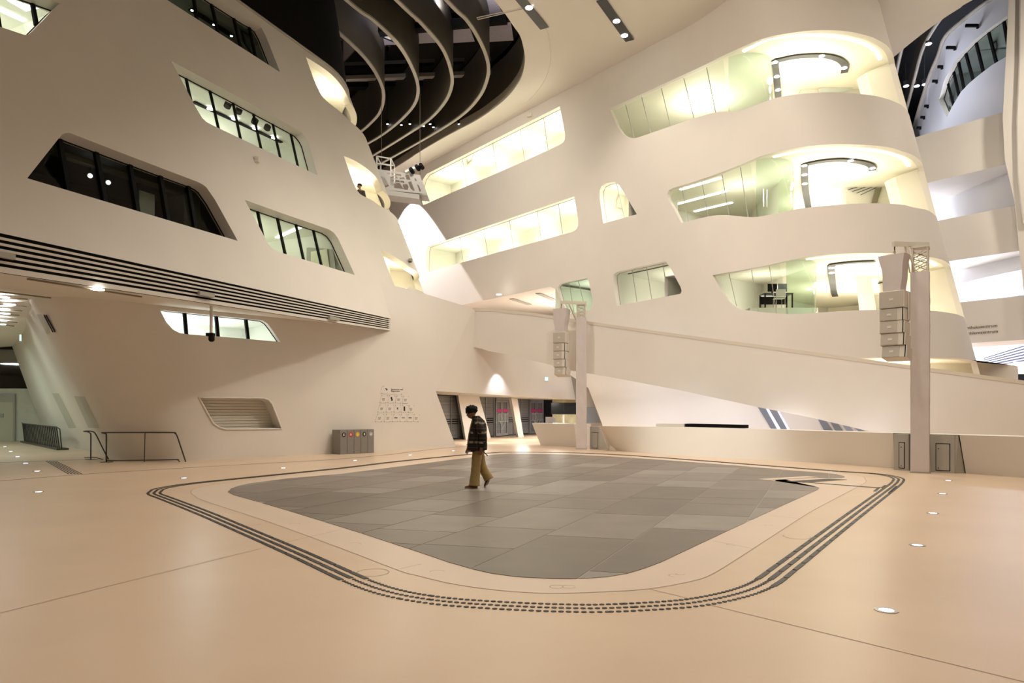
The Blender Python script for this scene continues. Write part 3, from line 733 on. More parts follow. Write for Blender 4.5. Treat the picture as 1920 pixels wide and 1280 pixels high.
# ---------------------------------------------------------------- terrace under the far wall
ut = [0.6+(uN+0.5-0.6)*i/20 for i in range(21)]
fr = [SR.f(u, zN) for u in ut]; TS = MB(); TS.quadstrip(fr, [p-nR*14 for p in fr]); TS.build('ceiling_terrace', M['ceil'], kind='structure')
fr0 = [V((p.x, p.y, 5.2)) for p in fr]
MB().quadstrip([p+nR*9 for p in fr0], [p-nR*14 for p in fr0]).build('floor_terrace', M['border'], kind='structure')
P0 = Lp(0); tp = V((P0[0], P0[1], 0))-nR*11.0
def onterr(x, y): return onp(x, y, tp, nR)
xs = [880, 893, 910, 926, 938, 949, 961, 972, 990]
tg = [onterr(x, 560) for x in xs]
WN[0] += 1
a, b = tg[0], tg[-1]
wn = MB().obox(V((a.x, a.y, 5.2)), V((b.x-a.x, b.y-a.y, 0)), -nR*0.1, V((0, 0, 0.08))).build('window_%d' % WN[0], M['mull'], kind='structure')
for p, q in zip(tg, tg[1:]):
    MB().quadstrip([V((p.x, p.y, 5.25)), V((q.x, q.y, 5.25))], [V((p.x, p.y, zN)), V((q.x, q.y, zN))]).build('pane', M['glassg'], wn)
    MB().bar(V((p.x, p.y, 5.2)), V((p.x, p.y, zN)), 0.1).build('mullion', M['mull'], wn)
a = V((a.x, a.y, 5.2))-nR*3+dR*-14; b = V((b.x, b.y, 5.2))-nR*3+dR*7
MB().quadstrip([a, b], [a+V((0, 0, 3.6)), b+V((0, 0, 3.6))]).build('wall_terrace_back', M['roomw'], kind='structure')
for t in (0.35, 0.75, 1.2):
    p = a.lerp(b, 0.2+t*0.35)+nR*6+V((0, 0, 2.6)); lamp(p, 90, NEUT, 1.0); lamp(p-V((0, 0, 0.4)), 120, WARM, 1.5, aim=p+V((0, 0, 3))); q = Lp(-34+7*t); lamp((q[0]+2.5, q[1]+3.5, 5.6), 160, WARM, 1.5, aim=(q[0]+2.5, q[1]+3.5, 9))  # added lamps, some shining up, to brighten the terrace
pc = onterr(928, 565)+nR*3.2
MB().cyl(V((pc.x, pc.y, 5.2)), V((pc.x, pc.y, zN)), 0.22, n=20).build('pillar_terrace', W, smooth=True, kind='structure', auto=40)

# ---------------------------------------------------------------- ramp
rq = catmull([V((-1.95, 31.27, 0)), V((2.5, 30.0, 0)), V((6.6, 27.9, 0)), V((10.6, 25.5, 0)), V((13.8, 24.0, 0)), V((17.0, 22.8, 0)), V((19.5, 21.9, 0)), V((22.5, 20.9, 0))], 10)
ru = [0.0]
for i in range(len(rq)-1): ru.append(ru[-1]+(rq[i+1]-rq[i]).length)
def fP(u, z):
    i = max(0, min(len(ru)-2, bisect_right(ru, u)-1)); t = (u-ru[i])/(ru[i+1]-ru[i]); p = rq[i].lerp(rq[i+1], t); return V((p.x, p.y, z))
def inP(u, z): a = fP(u+0.1, z)-fP(u-0.1, z); return V((-a.y, a.x, 0))
SP = Surf(fP, -0.2, ru[-1], -1.5, 8, 120, 10, inP)
rt = [(893, 578.6), (928, 579.2), (957, 583.5), (990, 586), (1040, 593), (1100, 602.5), (1273, 627), (1520, 660), (1720, 687.5), (1918, 714)]
rb = [(897, 651), (914, 657.5), (959, 665.5), (1030, 683.5), (1069, 694.5), (1098, 699), (1135, 705), (1273, 731), (1426, 763.8), (1520, 782.5), (1625, 807), (1700, 825), (1900, 868)]
def interp(L_, u):
    if u <= L_[0][0]: return L_[0][1]
    for a, b in zip(L_, L_[1:]):
        if a[0] <= u <= b[0]: return a[1]+(b[1]-a[1])*(u-a[0])/(b[0]-a[0])
    a, b = L_[-2], L_[-1]; return b[1]+(b[1]-a[1])/(b[0]-a[0])*(u-b[0])
Rt, Rb = SP.loop(rt), SP.loop(rb)
nU = 90; RU = [(ru[-1])*i/nU for i in range(nU+1)]
tops = [fP(u, interp(Rt, u)) for u in RU]; bots = [fP(u, max(0.0, interp(Rb, u))) for u in RU]
inw = [inP(u, 0).normalized() for u in RU]
mb = MB(); mb.quadstrip(bots, tops); mb.build('wall_ramp_side', W, smooth=True, kind='structure', auto=30)
mb = MB(); prof = lambda p, n, a, z: p+n*a+V((0, 0, z))
mb.loft([[prof(p, n, -0.015, -0.11), prof(p, n, 0.26, -0.11), prof(p, n, 0.26, 0.02), prof(p, n, -0.015, 0.02)] for p, n in zip(tops, inw)])
mb.build('trim_ramp_coping', mat('coping', (0.66, 0.60, 0.50, 1), 0.5), kind='structure')
MB().quadstrip([p+n*0.25+V((0, 0, -1.05)) for p, n in zip(tops, inw)], [p+n*0.25-V((0, 0, 0.1)) for p, n in zip(tops, inw)]).build('wall_ramp_inner', W, kind='structure')
MB().quadstrip([p+n*0.25+V((0, 0, -1.05)) for p, n in zip(tops, inw)], [p+n*1.6+V((0, 0, -1.05)) for p, n in zip(tops, inw)]).build('floor_ramp', M['border'], kind='structure')
MB().quadstrip(bots, [p+n*1.6+V((0, 0, 0.2)) for p, n in zip(bots, inw)]).build('ceiling_ramp_soffit', W, smooth=True, kind='structure')

# ---------------------------------------------------------------- entrance recess with its lintel wall
pA, pB = SB.f(*e2), SB.f(*e3); pC = aty(1079, 749, 38.0)
nD = (pC-pA).cross(pB-pA).normalized()
poly = [pA, pC, onp(1069, 694, pA, nD), onp(1060, 676, pA, nD), onp(960, 640, pA, nD), pB]
MB().add(poly, [tuple(range(len(poly)))]).build('wall_lintel', W, kind='structure')
bkv = V((-0.4, 12, 0))
MB().add([pA, pC, pC+V((4, 12, 0.0)), pA+V((-3, 12, 0.05))], [(0, 1, 2, 3)]).build('ceiling_recess', M['ceil'], kind='structure')
d0, d1 = V((-5.6, 31.6, 0)), V((4.4, 50.1, 0)); dd = (d1-d0).normalized(); dn = V((dd.y, -dd.x, 0)); d0 = d0-dn*0.9
def ond(x, y): return onp(x, y, d0, dn)
blind = mat('grey blind', (0.23, 0.235, 0.22, 1), 0.6)
_nt = blind.node_tree; _wv = _nt.nodes.new('ShaderNodeTexWave'); _wv.bands_direction = 'Z'; _wv.inputs['Scale'].default_value = 4.2
_mr = _nt.nodes.new('ShaderNodeMapRange'); _mr.inputs[3].default_value = 0.10; _mr.inputs[4].default_value = 0.30
_tc = _nt.nodes.new('ShaderNodeTexCoord'); _nt.links.new(_tc.outputs['Object'], _wv.inputs['Vector']); _nt.links.new(_wv.outputs['Fac'], _mr.inputs[0])
_cb = _nt.nodes.new('ShaderNodeCombineColor'); [_nt.links.new(_mr.outputs[0], _cb.inputs[i]) for i in range(3)]; _nt.links.new(_cb.outputs[0], _nt.nodes['Principled BSDF'].inputs['Base Color'])
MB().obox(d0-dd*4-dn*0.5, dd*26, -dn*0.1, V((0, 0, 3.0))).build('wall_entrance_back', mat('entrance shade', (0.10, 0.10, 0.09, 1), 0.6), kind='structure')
def dpos(x):            # ground point of the entrance line under image column x
    p = ond(x, HY+10); return V((p.x, p.y, 0))
HD = 2.42
def dpanel(x0, x1, z0, z1, m, name, parent, off=0.0, th=0.05):
    a, b = dpos(x0), dpos(x1); return MB().obox(a+dn*off+V((0, 0, z0)), b-a, dn*th, V((0, 0, z1-z0))).build(name, m, parent)
ent = MB().obox(dpos(815)+V((0, 0, HD)), dpos(1036)-dpos(815), dn*0.2, V((0, 0, 0.12))).build('wall_entrance_screen', M['mull'], kind='structure')
for x0, x1 in ((818, 843), (845, 857), (860, 873), (896, 908.5), (910, 923.5), (951.5, 960), (962, 975), (976, 989)):
    dpanel(x0, x1, 0.08, HD, blind, 'screen_panel', ent)
    for zz in (0.86, 0.98, 1.10): dpanel(x0, x1, zz, zz+0.055, M['mull'], 'screen_stripe', ent, 0.05, 0.012)
for x in (843.8, 858.3, 874, 909.2, 924.3, 950.6, 961, 975.5, 989.6, 1016.5): dpanel(x-0.45, x+0.45, 0, HD, M['steel'], 'screen_post', ent, 0.0, 0.1)
dpanel(1017, 1036, 0, HD, M['mull'], 'dark_panel', ent)
pink = mat('pink sign', rgb(205, 60, 130), 0.5); chrome = mat('white bar', (0.72, 0.72, 0.70, 1), 0.35)
for i, (x0, x1) in enumerate(((927, 949.5), (991, 1015.5))):
    dr = dpanel(x0, x1, HD-0.16, HD, M['steel'], 'door_%d' % (i+1), None, 0.02, 0.12); dr['kind'] = 'structure'
    xm = (x0+x1)/2
    for a, b in ((x0, xm-0.2), (xm+0.2, x1)):
        w_ = (b-a)
        dpanel(a+w_*0.18, b-w_*0.18, 0.18, HD-0.3, blind, 'door_glass', dr, 0.0, 0.06)
        for q0, q1, z0, z1 in ((a, a+w_*0.18, 0.04, HD-0.18), (b-w_*0.18, b, 0.04, HD-0.18), (a+w_*.18, b-w_*.18, 0.04, 0.2), (a+w_*.18, b-w_*.18, HD-0.3, HD-0.18)): dpanel(q0, q1, z0, z1, M['steel'], 'leaf_frame', dr, 0.03, 0.08)
        dpanel(a+w_*.15, b-w_*.05, 1.50, 1.70, pink, 'pink_band', dr, 0.12, 0.01)
    for z in (0.92, 1.38): dpanel(x0+2, x1-1, z, z+0.03, chrome, 'push_bar', dr, 0.14, 0.03)
    for f_ in (0.14, 0.22, 0.30, 0.38, 0.62, 0.70, 0.78, 0.86): xx = x0+(x1-x0)*f_; dpanel(xx-0.2, xx+0.2, 0.95, 1.38, chrome, 'handle_rod', dr, 0.13, 0.02)
    a, b, c = dpos(x0+7)+dn*0.14+V((0, 0, 0.92)), dpos(xm)+dn*0.14+V((0, 0, 0.5)), dpos(x1-6)+dn*0.14+V((0, 0, 0.92))
    MB().bar(a, b, 0.03).bar(b, c, 0.03).bar(dpos(x0+8)+dn*.14+V((0, 0, 1.4)), dpos(xm+1)+dn*.14+V((0, 0, .92)), 0.03).build('handle_bracket', chrome, dr)
for i, (tp_, bs) in enumerate((([(858.5, 738), (898.5, 743)], [(873.5, 824), (920.5, 821)]), ([(958.5, 745), (970.3, 747)], [(972.2, 819.6), (982, 818.8)]))):
    p, q = onz(bs[0][0], bs[0][1], 0), onz(bs[1][0], bs[1][1], 0); n_ = (q-p).cross(V((0, 0, 1))).normalized()
    t0, t1 = onp(tp_[0][0], tp_[0][1], p, n_), onp(tp_[1][0], tp_[1][1], p, n_)
    MB().prism([p, q, t1, t0], V((-0.15, 0.5, 0))).build('pillar_%d' % (i+1), W, kind='structure')
# side of the stair well right of the lintel, and its grey-blue pane
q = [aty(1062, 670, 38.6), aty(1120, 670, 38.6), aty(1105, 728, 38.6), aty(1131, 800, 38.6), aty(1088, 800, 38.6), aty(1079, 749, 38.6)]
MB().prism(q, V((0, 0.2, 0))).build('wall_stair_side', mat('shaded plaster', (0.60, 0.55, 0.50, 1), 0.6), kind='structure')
q = [aty(1096, 763, 38.4), aty(1114, 763, 38.4), aty(1126, 792, 38.4), aty(1096, 792, 38.4)]
WN[0] += 1; MB().prism(q, V((0, 0.1, 0))).build('window_%d' % WN[0], mat('grey blue pane', (0.30, 0.33, 0.37, 1), 0.2), kind='structure')
q = [aty(1036, 746, 44), aty(1085, 746, 44), aty(1085, 800, 44), aty(1036, 800, 44)]
MB().prism(q, V((0, 0.2, 0))).build('wall_reception_back', mat('olive concrete', (0.30, 0.27, 0.17, 1), 0.7, var=0.3, scale=2.0), kind='structure')

# ---------------------------------------------------------------- parapet round the stair well
base = [onz(x, y, 0) for x, y in ((1139, 843), (1240, 851.6), (1384, 859.7), (1527.6, 867), (1676.7, 877.5), (1811, 887), (1922, 895.5))]+[V((14.4, 12.6, 0))]
topz = [onz(x, y, 1.0) for x, y in ((1124, 798.7), (1225, 799.8), (1392, 803.2), (1500, 806.5), (1675, 811.6), (1799, 815.2), (1922, 818.6))]+[V((14.0, 13.2, 1.0))]
for nm, i0, i1 in (('wall_parapet', 0, 5), ('wall_parapet_right', 5, 8)):
    bs, tz = catmull(base[i0:i1], 6), catmull(topz[i0:i1], 6); ti = [p+V((0.5, 0.62, 0)) for p in tz]
    MB().quadstrip(bs, tz).build(nm, W, smooth=True, kind='structure')
    MB().quadstrip(tz, ti).quadstrip(ti, [p-V((0, 0, 1.0)) for p in ti]).build(nm+'_top', W, smooth=True, kind='structure', auto=30)
    for k in (0, -1): MB().add([bs[k], tz[k], ti[k], ti[k]-V((0, 0, 1.0))], [(0, 1, 2, 3)]).build(nm+'_end', W, kind='structure')

_b, _t = catmull(base[0:5], 6)[-1], catmull(topz[0:5], 6)[-1]; _t2 = topz[5]; _o = V((0.5, 0.62, 0))
MB().add([_t, _t+_o, _t2+_o, _t2], [(0, 1, 2, 3)]).quadstrip([_t+_o, _t2+_o], [_t+_o-V((0, 0, 1.0)), _t2+_o-V((0, 0, 1.0))]).build('wall_parapet_niche', W, kind='structure')
# slanted windows in the wall of the stair well
slw = mat('blue grey glazing', (0.22, 0.24, 0.28, 1), 0.15)
for px, m in (([(1421, 763), (1436, 766), (1458, 806), (1447, 806)], slw), ([(1436, 766), (1442, 767), (1465, 806), (1458, 806)], M['lampv']), ([(1442, 767), (1457, 770), (1477, 807), (1465, 807)], slw), ([(1457, 770), (1461, 771), (1482, 807), (1477, 807)], M['lampv']),
              ([(1533, 785), (1549, 789), (1563, 809), (1546, 809)], slw), ([(1556, 791), (1571, 794), (1582, 809), (1567, 809)], slw), ([(1579, 796), (1592, 799), (1603, 810), (1589, 810)], slw), ([(1601, 801), (1611, 803), (1625, 810), (1612, 810)], slw)):
    uv = SR.loop(px); WN[0] += 1
    ob = SR.patch(uv, (), d=-0.04, du=None, step=2).build('window_%d' % WN[0], m if m is slw else emis('violet strip window', (0.72, 0.74, 1.0, 1), 1.6), kind='structure')

for x, y, e in ((-1.6, 34.2, 110), (0.6, 37.4, 130), (2.6, 41.0, 130), (4.6, 42.5, 70), (2.2, 33.5, 60)):
    lamp((x, y, 2.15), e, NEUT, 0.6)  # lamps added to brighten the entrance recess

# spotlight that grazes the lintel wall under the ramp
p = onp(931, 688, pA, nD); q = onp(931, 744, pA, nD); nn = nD.normalized()*(1 if nD.y < 0 else -1)
lamp(p+nn*0.62+V((0, 0, 0.05)), 170, (0.88, 0.90, 1.0), 0.05, aim=q+nn*0.1, typ='SPOT', spot=84, blend=0.9)
# bulkheads and furniture-like volumes seen inside the balconies
def inside(px, d, m, name, off=(0.2, 1.2, 0)):
    P = [aty(x, y, d) for x, y in px]; return MB().prism(P, off).build(name, m, kind='structure')
bulk = mat('bulkhead white', (0.78, 0.77, 0.70, 1), 0.5)
inside([(1501, 178), (1503, 163), (1510, 157), (1530, 150), (1636, 122), (1643, 192), (1501, 192)], 33.0, bulk, 'wall_bulkhead')
inside([(1557, 146.5), (1567, 143.5), (1567, 155), (1557, 158)], 32.9, M['dark'], 'trim_bulkhead_hatch', (0.02, 0.08, 0))
inside([(1535, 166), (1610, 150), (1616, 158), (1580, 172), (1537, 180)], 32.85, mat('shade white', (0.66, 0.70, 0.66, 1), 0.4), 'trim_bulkhead_step', (0.02, 0.1, 0))
inside([(1584, 342), (1664, 314), (1672, 396), (1660, 400), (1588, 400)], 33.0, bulk, 'wall_bulkhead')
for i in range(4): inside([(1590+8*i, 355+5.2*i-2*i), (1650, 338+3.2*i), (1650, 338.8+3.2*i), (1590+8*i, 356+5.2*i-2*i)], 32.95, M['track'], 'trim_bulkhead_groove', (0.01, 0.04, 0))
inside([(1641, 353), (1654, 351), (1643, 384), (1633, 384)], 32.8, mat('olive frame', (0.22, 0.20, 0.13, 1), 0.5), 'trim_bulkhead_frame', (0.05, 0.1, 0))
inside([(1604, 516), (1632, 512), (1644, 586), (1612, 586)], 32.5, M['roomyel'], 'pillar_balcony', (0.3, 0.6, 0))
inside([(1644, 512), (1668, 508), (1672, 548), (1652, 552)], 33.5, bulk, 'wall_bulkhead', (0.1, 0.3, 0))
for y in (518, 527): inside([(1646, y+3), (1664, y), (1664, y+1.6), (1646, y+4.6)], 33.4, M['dark'], 'trim_bulkhead_groove', (0.01, 0.04, 0))
# ---------------------------------------------------------------- bridges and atrium right of the nose
def onbr(x, y, d): return onp(x, y, -nR*0+nR*-1*0+V((nR.x*-d*-1, nR.y*-d*-1, 0))*-1, nR)
def bridge(px_t, px_b, d, th, zb_extra, name):
    t = [onbr(x, y, d) for x, y in px_t]; b = [onbr(x, y, d) for x, y in px_b]
    zt = sum(p.z for p in t)/len(t); zb = sum(p.z for p in b)/len(b)
    a = V((t[0].x, t[0].y, 0))-dR*7; e = V((t[-1].x, t[-1].y, 0))+dR*2.2
    mb = MB(); mb.obox(V((a.x, a.y, zb)), e-a, -nR*th, V((0, 0, zt-zb)))
    return mb.build(name, W, kind='structure'), zt, zb
br1, z1t, z1b = bridge([(1711, 259), (1875, 212)], [(1731, 343), (1869, 314)], 42, 3.6, 0, 'wall_bridge_top')
br2, z2t, z2b = bridge([(1752, 415), (1907, 385)], [(1772, 490), (1911, 471)], 42, 3.0, 0, 'wall_bridge_middle')
br3, z3t, z3b = bridge([(1790, 567), (1920, 554)], [(1812, 643.5), (1920, 636.5)], 42, 3.0, 0, 'wall_bridge_low')
# bright wall behind the bridges
c = V((0, 0, 0))-nR*56
lav = mat('cool white plaster', (0.76, 0.76, 0.78, 1), 0.55)
MB().obox(c-dR*-4+dR*-30, dR*70, -nR*0.2, V((0, 0, 22))).build('wall_atrium_back', lav, kind='structure')
def backpanel(px, m, name, kind='structure', d=55.8):
    q = [onbr(x, y, d) for x, y in px]; return MB().prism(q, nR*0.06).build(name, m, kind=kind)
WN[0] += 1; backpanel([(1770, 356), (1794, 350), (1797, 372), (1789, 386), (1778, 400), (1776, 380)], mat('grey night glazing', (0.16, 0.17, 0.19, 1), 0.12), 'window_%d' % WN[0])
WN[0] += 1; backpanel([(1784, 352), (1793, 350), (1796, 372), (1789, 384)], M['roofglass'], 'window_%d' % WN[0], d=55.6)
WN[0] += 1; backpanel([(1805, 502), (1824, 499), (1809, 515)], slw, 'window_%d' % WN[0])
WN[0] += 1; backpanel([(1899, 540), (1920, 532), (1932, 552), (1897, 556)], slw, 'window_%d' % WN[0])
# louvres and lit passage at the lower right
for k in range(6):
    y0 = 671+k*3.4; y1 = 646+k*5.6
    backpanel([(1845, y0), (1925, y1), (1925, y1+2.3), (1845, y0+1.5)], mat('slot grey', (0.05, 0.05, 0.08, 1), 0.7), 'trim_louvre_slot', d=55.5)
backpanel([(1864, 686), (1925, 676), (1925, 701), (1866, 701)], mat('olive passage ceiling', (0.45, 0.42, 0.30, 1), 0.7), 'ceiling_passage', d=55.5)
backpanel([(1866, 701), (1925, 701), (1925, 718), (1866, 718)], M['dark'], 'wall_passage', d=55.4)
for k_, (x, y) in enumerate(((1884, 689.5), (1894, 685.5), (1904, 682), (1902, 692), (1913, 689), (1868, 694))):
    q = onbr(x, y, 55.3); o = MB().obox(q-dR*0.12, dR*0.24, -nR*0.05, V((0, 0, 0.12))).build('passage_downlight', M['lampw'])
    tag(o, ['left end of the upper row of three downlights beyond the low bridge', 'middle of the upper row of three downlights beyond the low bridge', 'right end of the upper row of three downlights beyond the low bridge', 'lower passage downlight under the upper row beyond the low bridge', 'lowest right passage downlight at the picture edge beyond the low bridge', 'lone passage downlight beside the dark louvre slots beyond the low bridge'][k_], 'light', 'downlights of the far passage')
# curved atrium wall with its window band, hanging from the upper roof
ZT = 24.0
fpl = catmull([V((31, 24.5, 0)), V((28.2, 31.5, 0)), V((26.5, 37.0, 0)), V((26.2, 39.6, 0)), V((26.3, 41.3, 0)), V((27.2, 43.4, 0)), V((28.7, 47, 0)), V((32.9, 56, 0)), V((38, 66, 0))], 8)
fu = [0.0]
for i in range(len(fpl)-1): fu.append(fu[-1]+(fpl[i+1]-fpl[i]).length)
def fF(u, z):
    i = max(0, min(len(fu)-2, bisect_right(fu, u)-1)); t = (u-fu[i])/(fu[i+1]-fu[i]); p = fpl[i].lerp(fpl[i+1], t); return V((p.x, p.y, z))
SF = Surf(fF, 0.1, fu[-1], 8, ZT+0.4, 120, 20, lambda u, z: V((1, 0.2, 0)))
band = [(1760, 187), (1768, 158), (1779, 136), (1789, 117), (1802, 101), (1821, 81), (1845, 61), (1874, 40), (1892, 27), (1905, 18), (1897, 98), (1885, 107), (1860, 122), (1835, 141), (1816, 157), (1802, 172), (1790, 192), (1776, 219)]
hb = SF.loop(band)
SF.patch([(0.2, 9), (fu[-1]-0.1, 9), (fu[-1]-0.1, ZT+0.3), (0.2, ZT+0.3)], [hb], du=1.2, dv=1.2, step=0.6).build('wall_atrium_curved', lav, smooth=True, kind='structure', auto=40)
WN[0] += 1; wn = reveal('window_%d' % WN[0], SF, hb, 0.35)
panes(SF, hb, 0.3, [(SF.at(*a), SF.at(*b)) for a, b in (((1768, 162), (1780, 205)), ((1779, 138), (1791, 186)), ((1789, 119), (1800, 172)), ((1803, 103), (1817, 154)), ((1822, 83), (1836, 138)), ((1846, 63), (1861, 119)), ((1875, 42), (1886, 104)))][::-1], M['glassg'], wn, mw=0.13)
u0, u1, z0, z1 = bounds(hb)
us, b0, mid = room(SF, u0-0.5, u1+0.5, z0-0.8, z1+0.3, 4.5, mat('grey room', (0.40, 0.41, 0.40, 1), 0.7), d0=0.4)
for f_ in (0.3, 0.6): p = SF.p(u0+(u1-u0)*f_, z1, 2.2); p.z = z1-1; lamp(p, 60, NEUT, 1.0)
# roof edge rails, fins and black sky glass of the atrium
mb = MB(); mb.tube([p+V((-0.1, 0, ZT+0.2)) for p in fpl], 0.12, 6); mb.build('trim_atrium_rail', M['finlip'], smooth=True, kind='structure')
for px in ([(1676, 160), (1690, 94), (1700, 70)], [(1712, 158), (1730, 92), (1755, 46), (1775, 20)]):
    P = catmull([onz(x, y, ZT+0.6) for x, y in px], 6); P = [P[0]+(P[0]-P[1]).normalized()*14]+P+[P[-1]+(P[-1]-P[-2]).normalized()*8]
    mb = MB(); mb.loft([[p+V((-0.12, 0, 0)), p+V((0.12, 0, 0)), p+V((0.12, 0, 1.4)), p+V((-0.12, 0, 1.4))] for p in P]); mb.build('roof_fin_atrium', M['fin'], kind='structure')
    mb = MB(); mb.tube([p+V((0, 0, -0.06)) for p in P], 0.10, 6); mb.build('trim_fin_edge', M['finlip'], kind='structure')
MB().add([(8, -14, 27), (55, -14, 27), (55, 80, 27), (8, 80, 27)], [(0, 1, 2, 3)]).build('roof_atrium', M['dark'], kind='structure')
MB().obox((8, -14, 19.5), (0.1, 0, 0), (0, 94, 0), (0, 0, 7.5)).build('wall_roof_divide', M['dark'], kind='structure')
# pier at the picture's right edge
q = [onbr(x, y, 41.2) for x, y in ((1893, -40), (1886, 110), (1880, 222), (1884, 300), (1903, 380), (1911, 470), (1921, 560), (1926, 640), (2040, 640), (2040, -40))]
MB().prism(q, -nR*3.5).build('pillar_atrium', W, kind='structure')
q = [onbr(x, y, 41.0) for x, y in ((1911, -40), (1909, 110), (1904, 230), (1906, 330), (1916, 420), (2040, 420), (2040, -40))]
MB().prism(q, -nR*0.25).build('trim_pier_edge', W, kind='structure', bevel=0.08)
# lettering on the low bridge
def text(s, loc, xdir, h, m, parent=None, name='lettering', align='LEFT', up=V((0, 0, 1)), ext=0.004, wmax=None):
    c = bpy.data.curves.new(name, 'FONT'); c.body = s; c.size = h; c.extrude = ext; c.align_x = align; c.resolution_u = 2
    c.materials.append(m); o = bpy.data.objects.new(name, c); COL.objects.link(o)
    me = bpy.data.meshes.new_from_object(o.evaluated_get(bpy.context.evaluated_depsgraph_get())); bpy.data.objects.remove(o); o = bpy.data.objects.new(name, me); COL.objects.link(o)
    x = V(xdir).normalized(); z = x.cross(up).normalized(); y = z.cross(x)
    R_ = Matrix((x, y, z)).transposed().to_4x4(); R_.translation = V(loc); o.matrix_world = R_
    if parent: o.parent = parent; o.matrix_world = R_
    return o
tm = mat('letter brown', (0.13, 0.075, 0.05, 1), 0.6)
for s, x, y in (('Bibliothekszentrum', 1870.5, 612.5), ('Sprachlernzentrum', 1871.5, 623.2)):
    p = onbr(x, y, 41.97); o = text(s, p, dR, 0.232, tm, br3, align='RIGHT')

# ---------------------------------------------------------------- side passage at the left
MB().obox((-45, 36.2, 0), (22, 0, 0), (0, 0.2, 0), (0, 0, 2.78)).build('wall_passage_end', mat('passage plaster', (0.58, 0.58, 0.50, 1), 0.7, var=0.05), kind='structure')
WN[0] += 1; wn = MB().obox((-45, 36.25, 2.78), (25, 0, 0), (0, 0.1, 0), (0, 0, 0.05)).build('window_%d' % WN[0], M['mull'], kind='structure')
MB().obox((-45, 36.3, 2.8), (24, 0, 0), (0, 0.05, 0), (0, 0, 2.2)).build('pane', M['roofglass'], wn)
dr = MB().obox((-30, 36.1, 0), (0.1, 0, 0), (0, 0.1, 0), (0, 0, 2.4)).obox((-30+3.6, 36.1, 0), (0.1, 0, 0), (0, 0.1, 0), (0, 0, 2.4)).obox((-30, 36.1, 2.4), (3.7, 0, 0), (0, 0.1, 0), (0, 0, 0.1)).build('door_3', M['grey'], kind='structure')
MB().obox((-29.9, 36.12, 0), (3.5, 0, 0), (0, 0.06, 0), (0, 0, 2.05)).build('door_leaf', mat('door cream', (0.52, 0.50, 0.38, 1), 0.5), dr)
MB().obox((-29.9, 36.13, 2.05), (3.5, 0, 0), (0, 0.05, 0), (0, 0, 0.35)).build('door_fanlight', M['grey'], dr)
MB().obox((-27.3, 36.08, 1.25), (0.4, 0, 0), (0, 0.03, 0), (0, 0, 0.2)).build('door_plate', M['grey'], dr)
lamp((-24, 28, 4.5), 160, (0.80, 1.0, 0.92), 1.5); lamp((-31, 30, 4.5), 160, (0.80, 1.0, 0.92), 1.5); lamp((-20, 23.5, 4.6), 120, (0.82, 1.0, 0.92), 1.0)
lamp((-18, 16, 4.4), 90, WARM, 1.2)
# lights of the atrium, and unseen lamps added in the stair well
for x, y, z, e in ((29.5, 46, 18.5, 5000), (31, 41, 11.5, 3400), (28, 43, 6, 2600), (25, 47, 12, 3400), (23.0, 40.5, 21.0, 450)):
    lamp((x, y, z), e, COOL, 1.5, typ='POINT')
for x, y, e in ((7.0, 27.5, 85), (10.3, 25.5, 60), (4.6, 30.5, 90), (12.3, 23.2, 14)):
    lamp((x, y, 0.25), e, (0.82, 0.86, 1.0), 1.2, aim=(x+2.2, y+2.6, 3.0))
# ---------------------------------------------------------------- floor inlay: slabs, border, joints, tactile bands, in-floor lights
def G(x, y): p = onz(x, y, 0); return V((p.x, p.y, 0))
outpx = [(427, 922.4), (433, 916), (447, 911), (467, 906.5), (539, 897), (640, 888.5), (780, 870.5), (850, 861.5), (923, 852.5), (959, 850), (1067, 852), (1150, 856), (1240, 862), (1384, 873), (1492, 882.5), (1540, 886), (1568, 889), (1582, 892.5), (1584, 894.5), (1578, 896), (1536, 895.6), (1480, 896.4), (1420, 898.3), (1443, 901), (1497, 906), (1523, 910), (1536, 914.5), (1533, 918), (1520, 924), (1456, 953), (1348, 1003), (1240, 1054), (1207, 1066.5), (1175, 1076), (1140, 1081.5), (1103, 1084.5), (1067, 1085.5), (1031, 1085), (990, 1083), (959, 1080.5), (920, 1075), (887, 1067.5), (840, 1054), (780, 1033.5), (672, 998), (539, 957), (467, 936), (438, 928)]
OUT = [G(*p) for p in outpx]
INL = MB().add([(p.x, p.y, 0.003) for p in OUT], [tuple(range(len(OUT)))]).build('inlay_floor', M['jointlight'], kind='structure')
e1, e2_ = V((0.416, 0.909, 0)).normalized(), V((0.965, -0.26, 0)).normalized(); g0 = V((-0.421, 7.087, 0))
tm_ = [mat('slab grey %d' % i, c, 0.42, var=0.10, scale=1.3, spec=0.35) for i, c in enumerate(((0.165, 0.136, 0.114, 1), (0.193, 0.162, 0.138, 1), (0.220, 0.188, 0.164, 1), (0.258, 0.229, 0.206, 1)))]
out2 = [(p.x, p.y) for p in OUT]; rnd = random.Random(11); nt_ = 0
det = e1.x*e2_.y-e1.y*e2_.x
ab = [((p.x-g0.x)*e1.x+(p.y-g0.y)*e1.y, 0) for p in OUT]
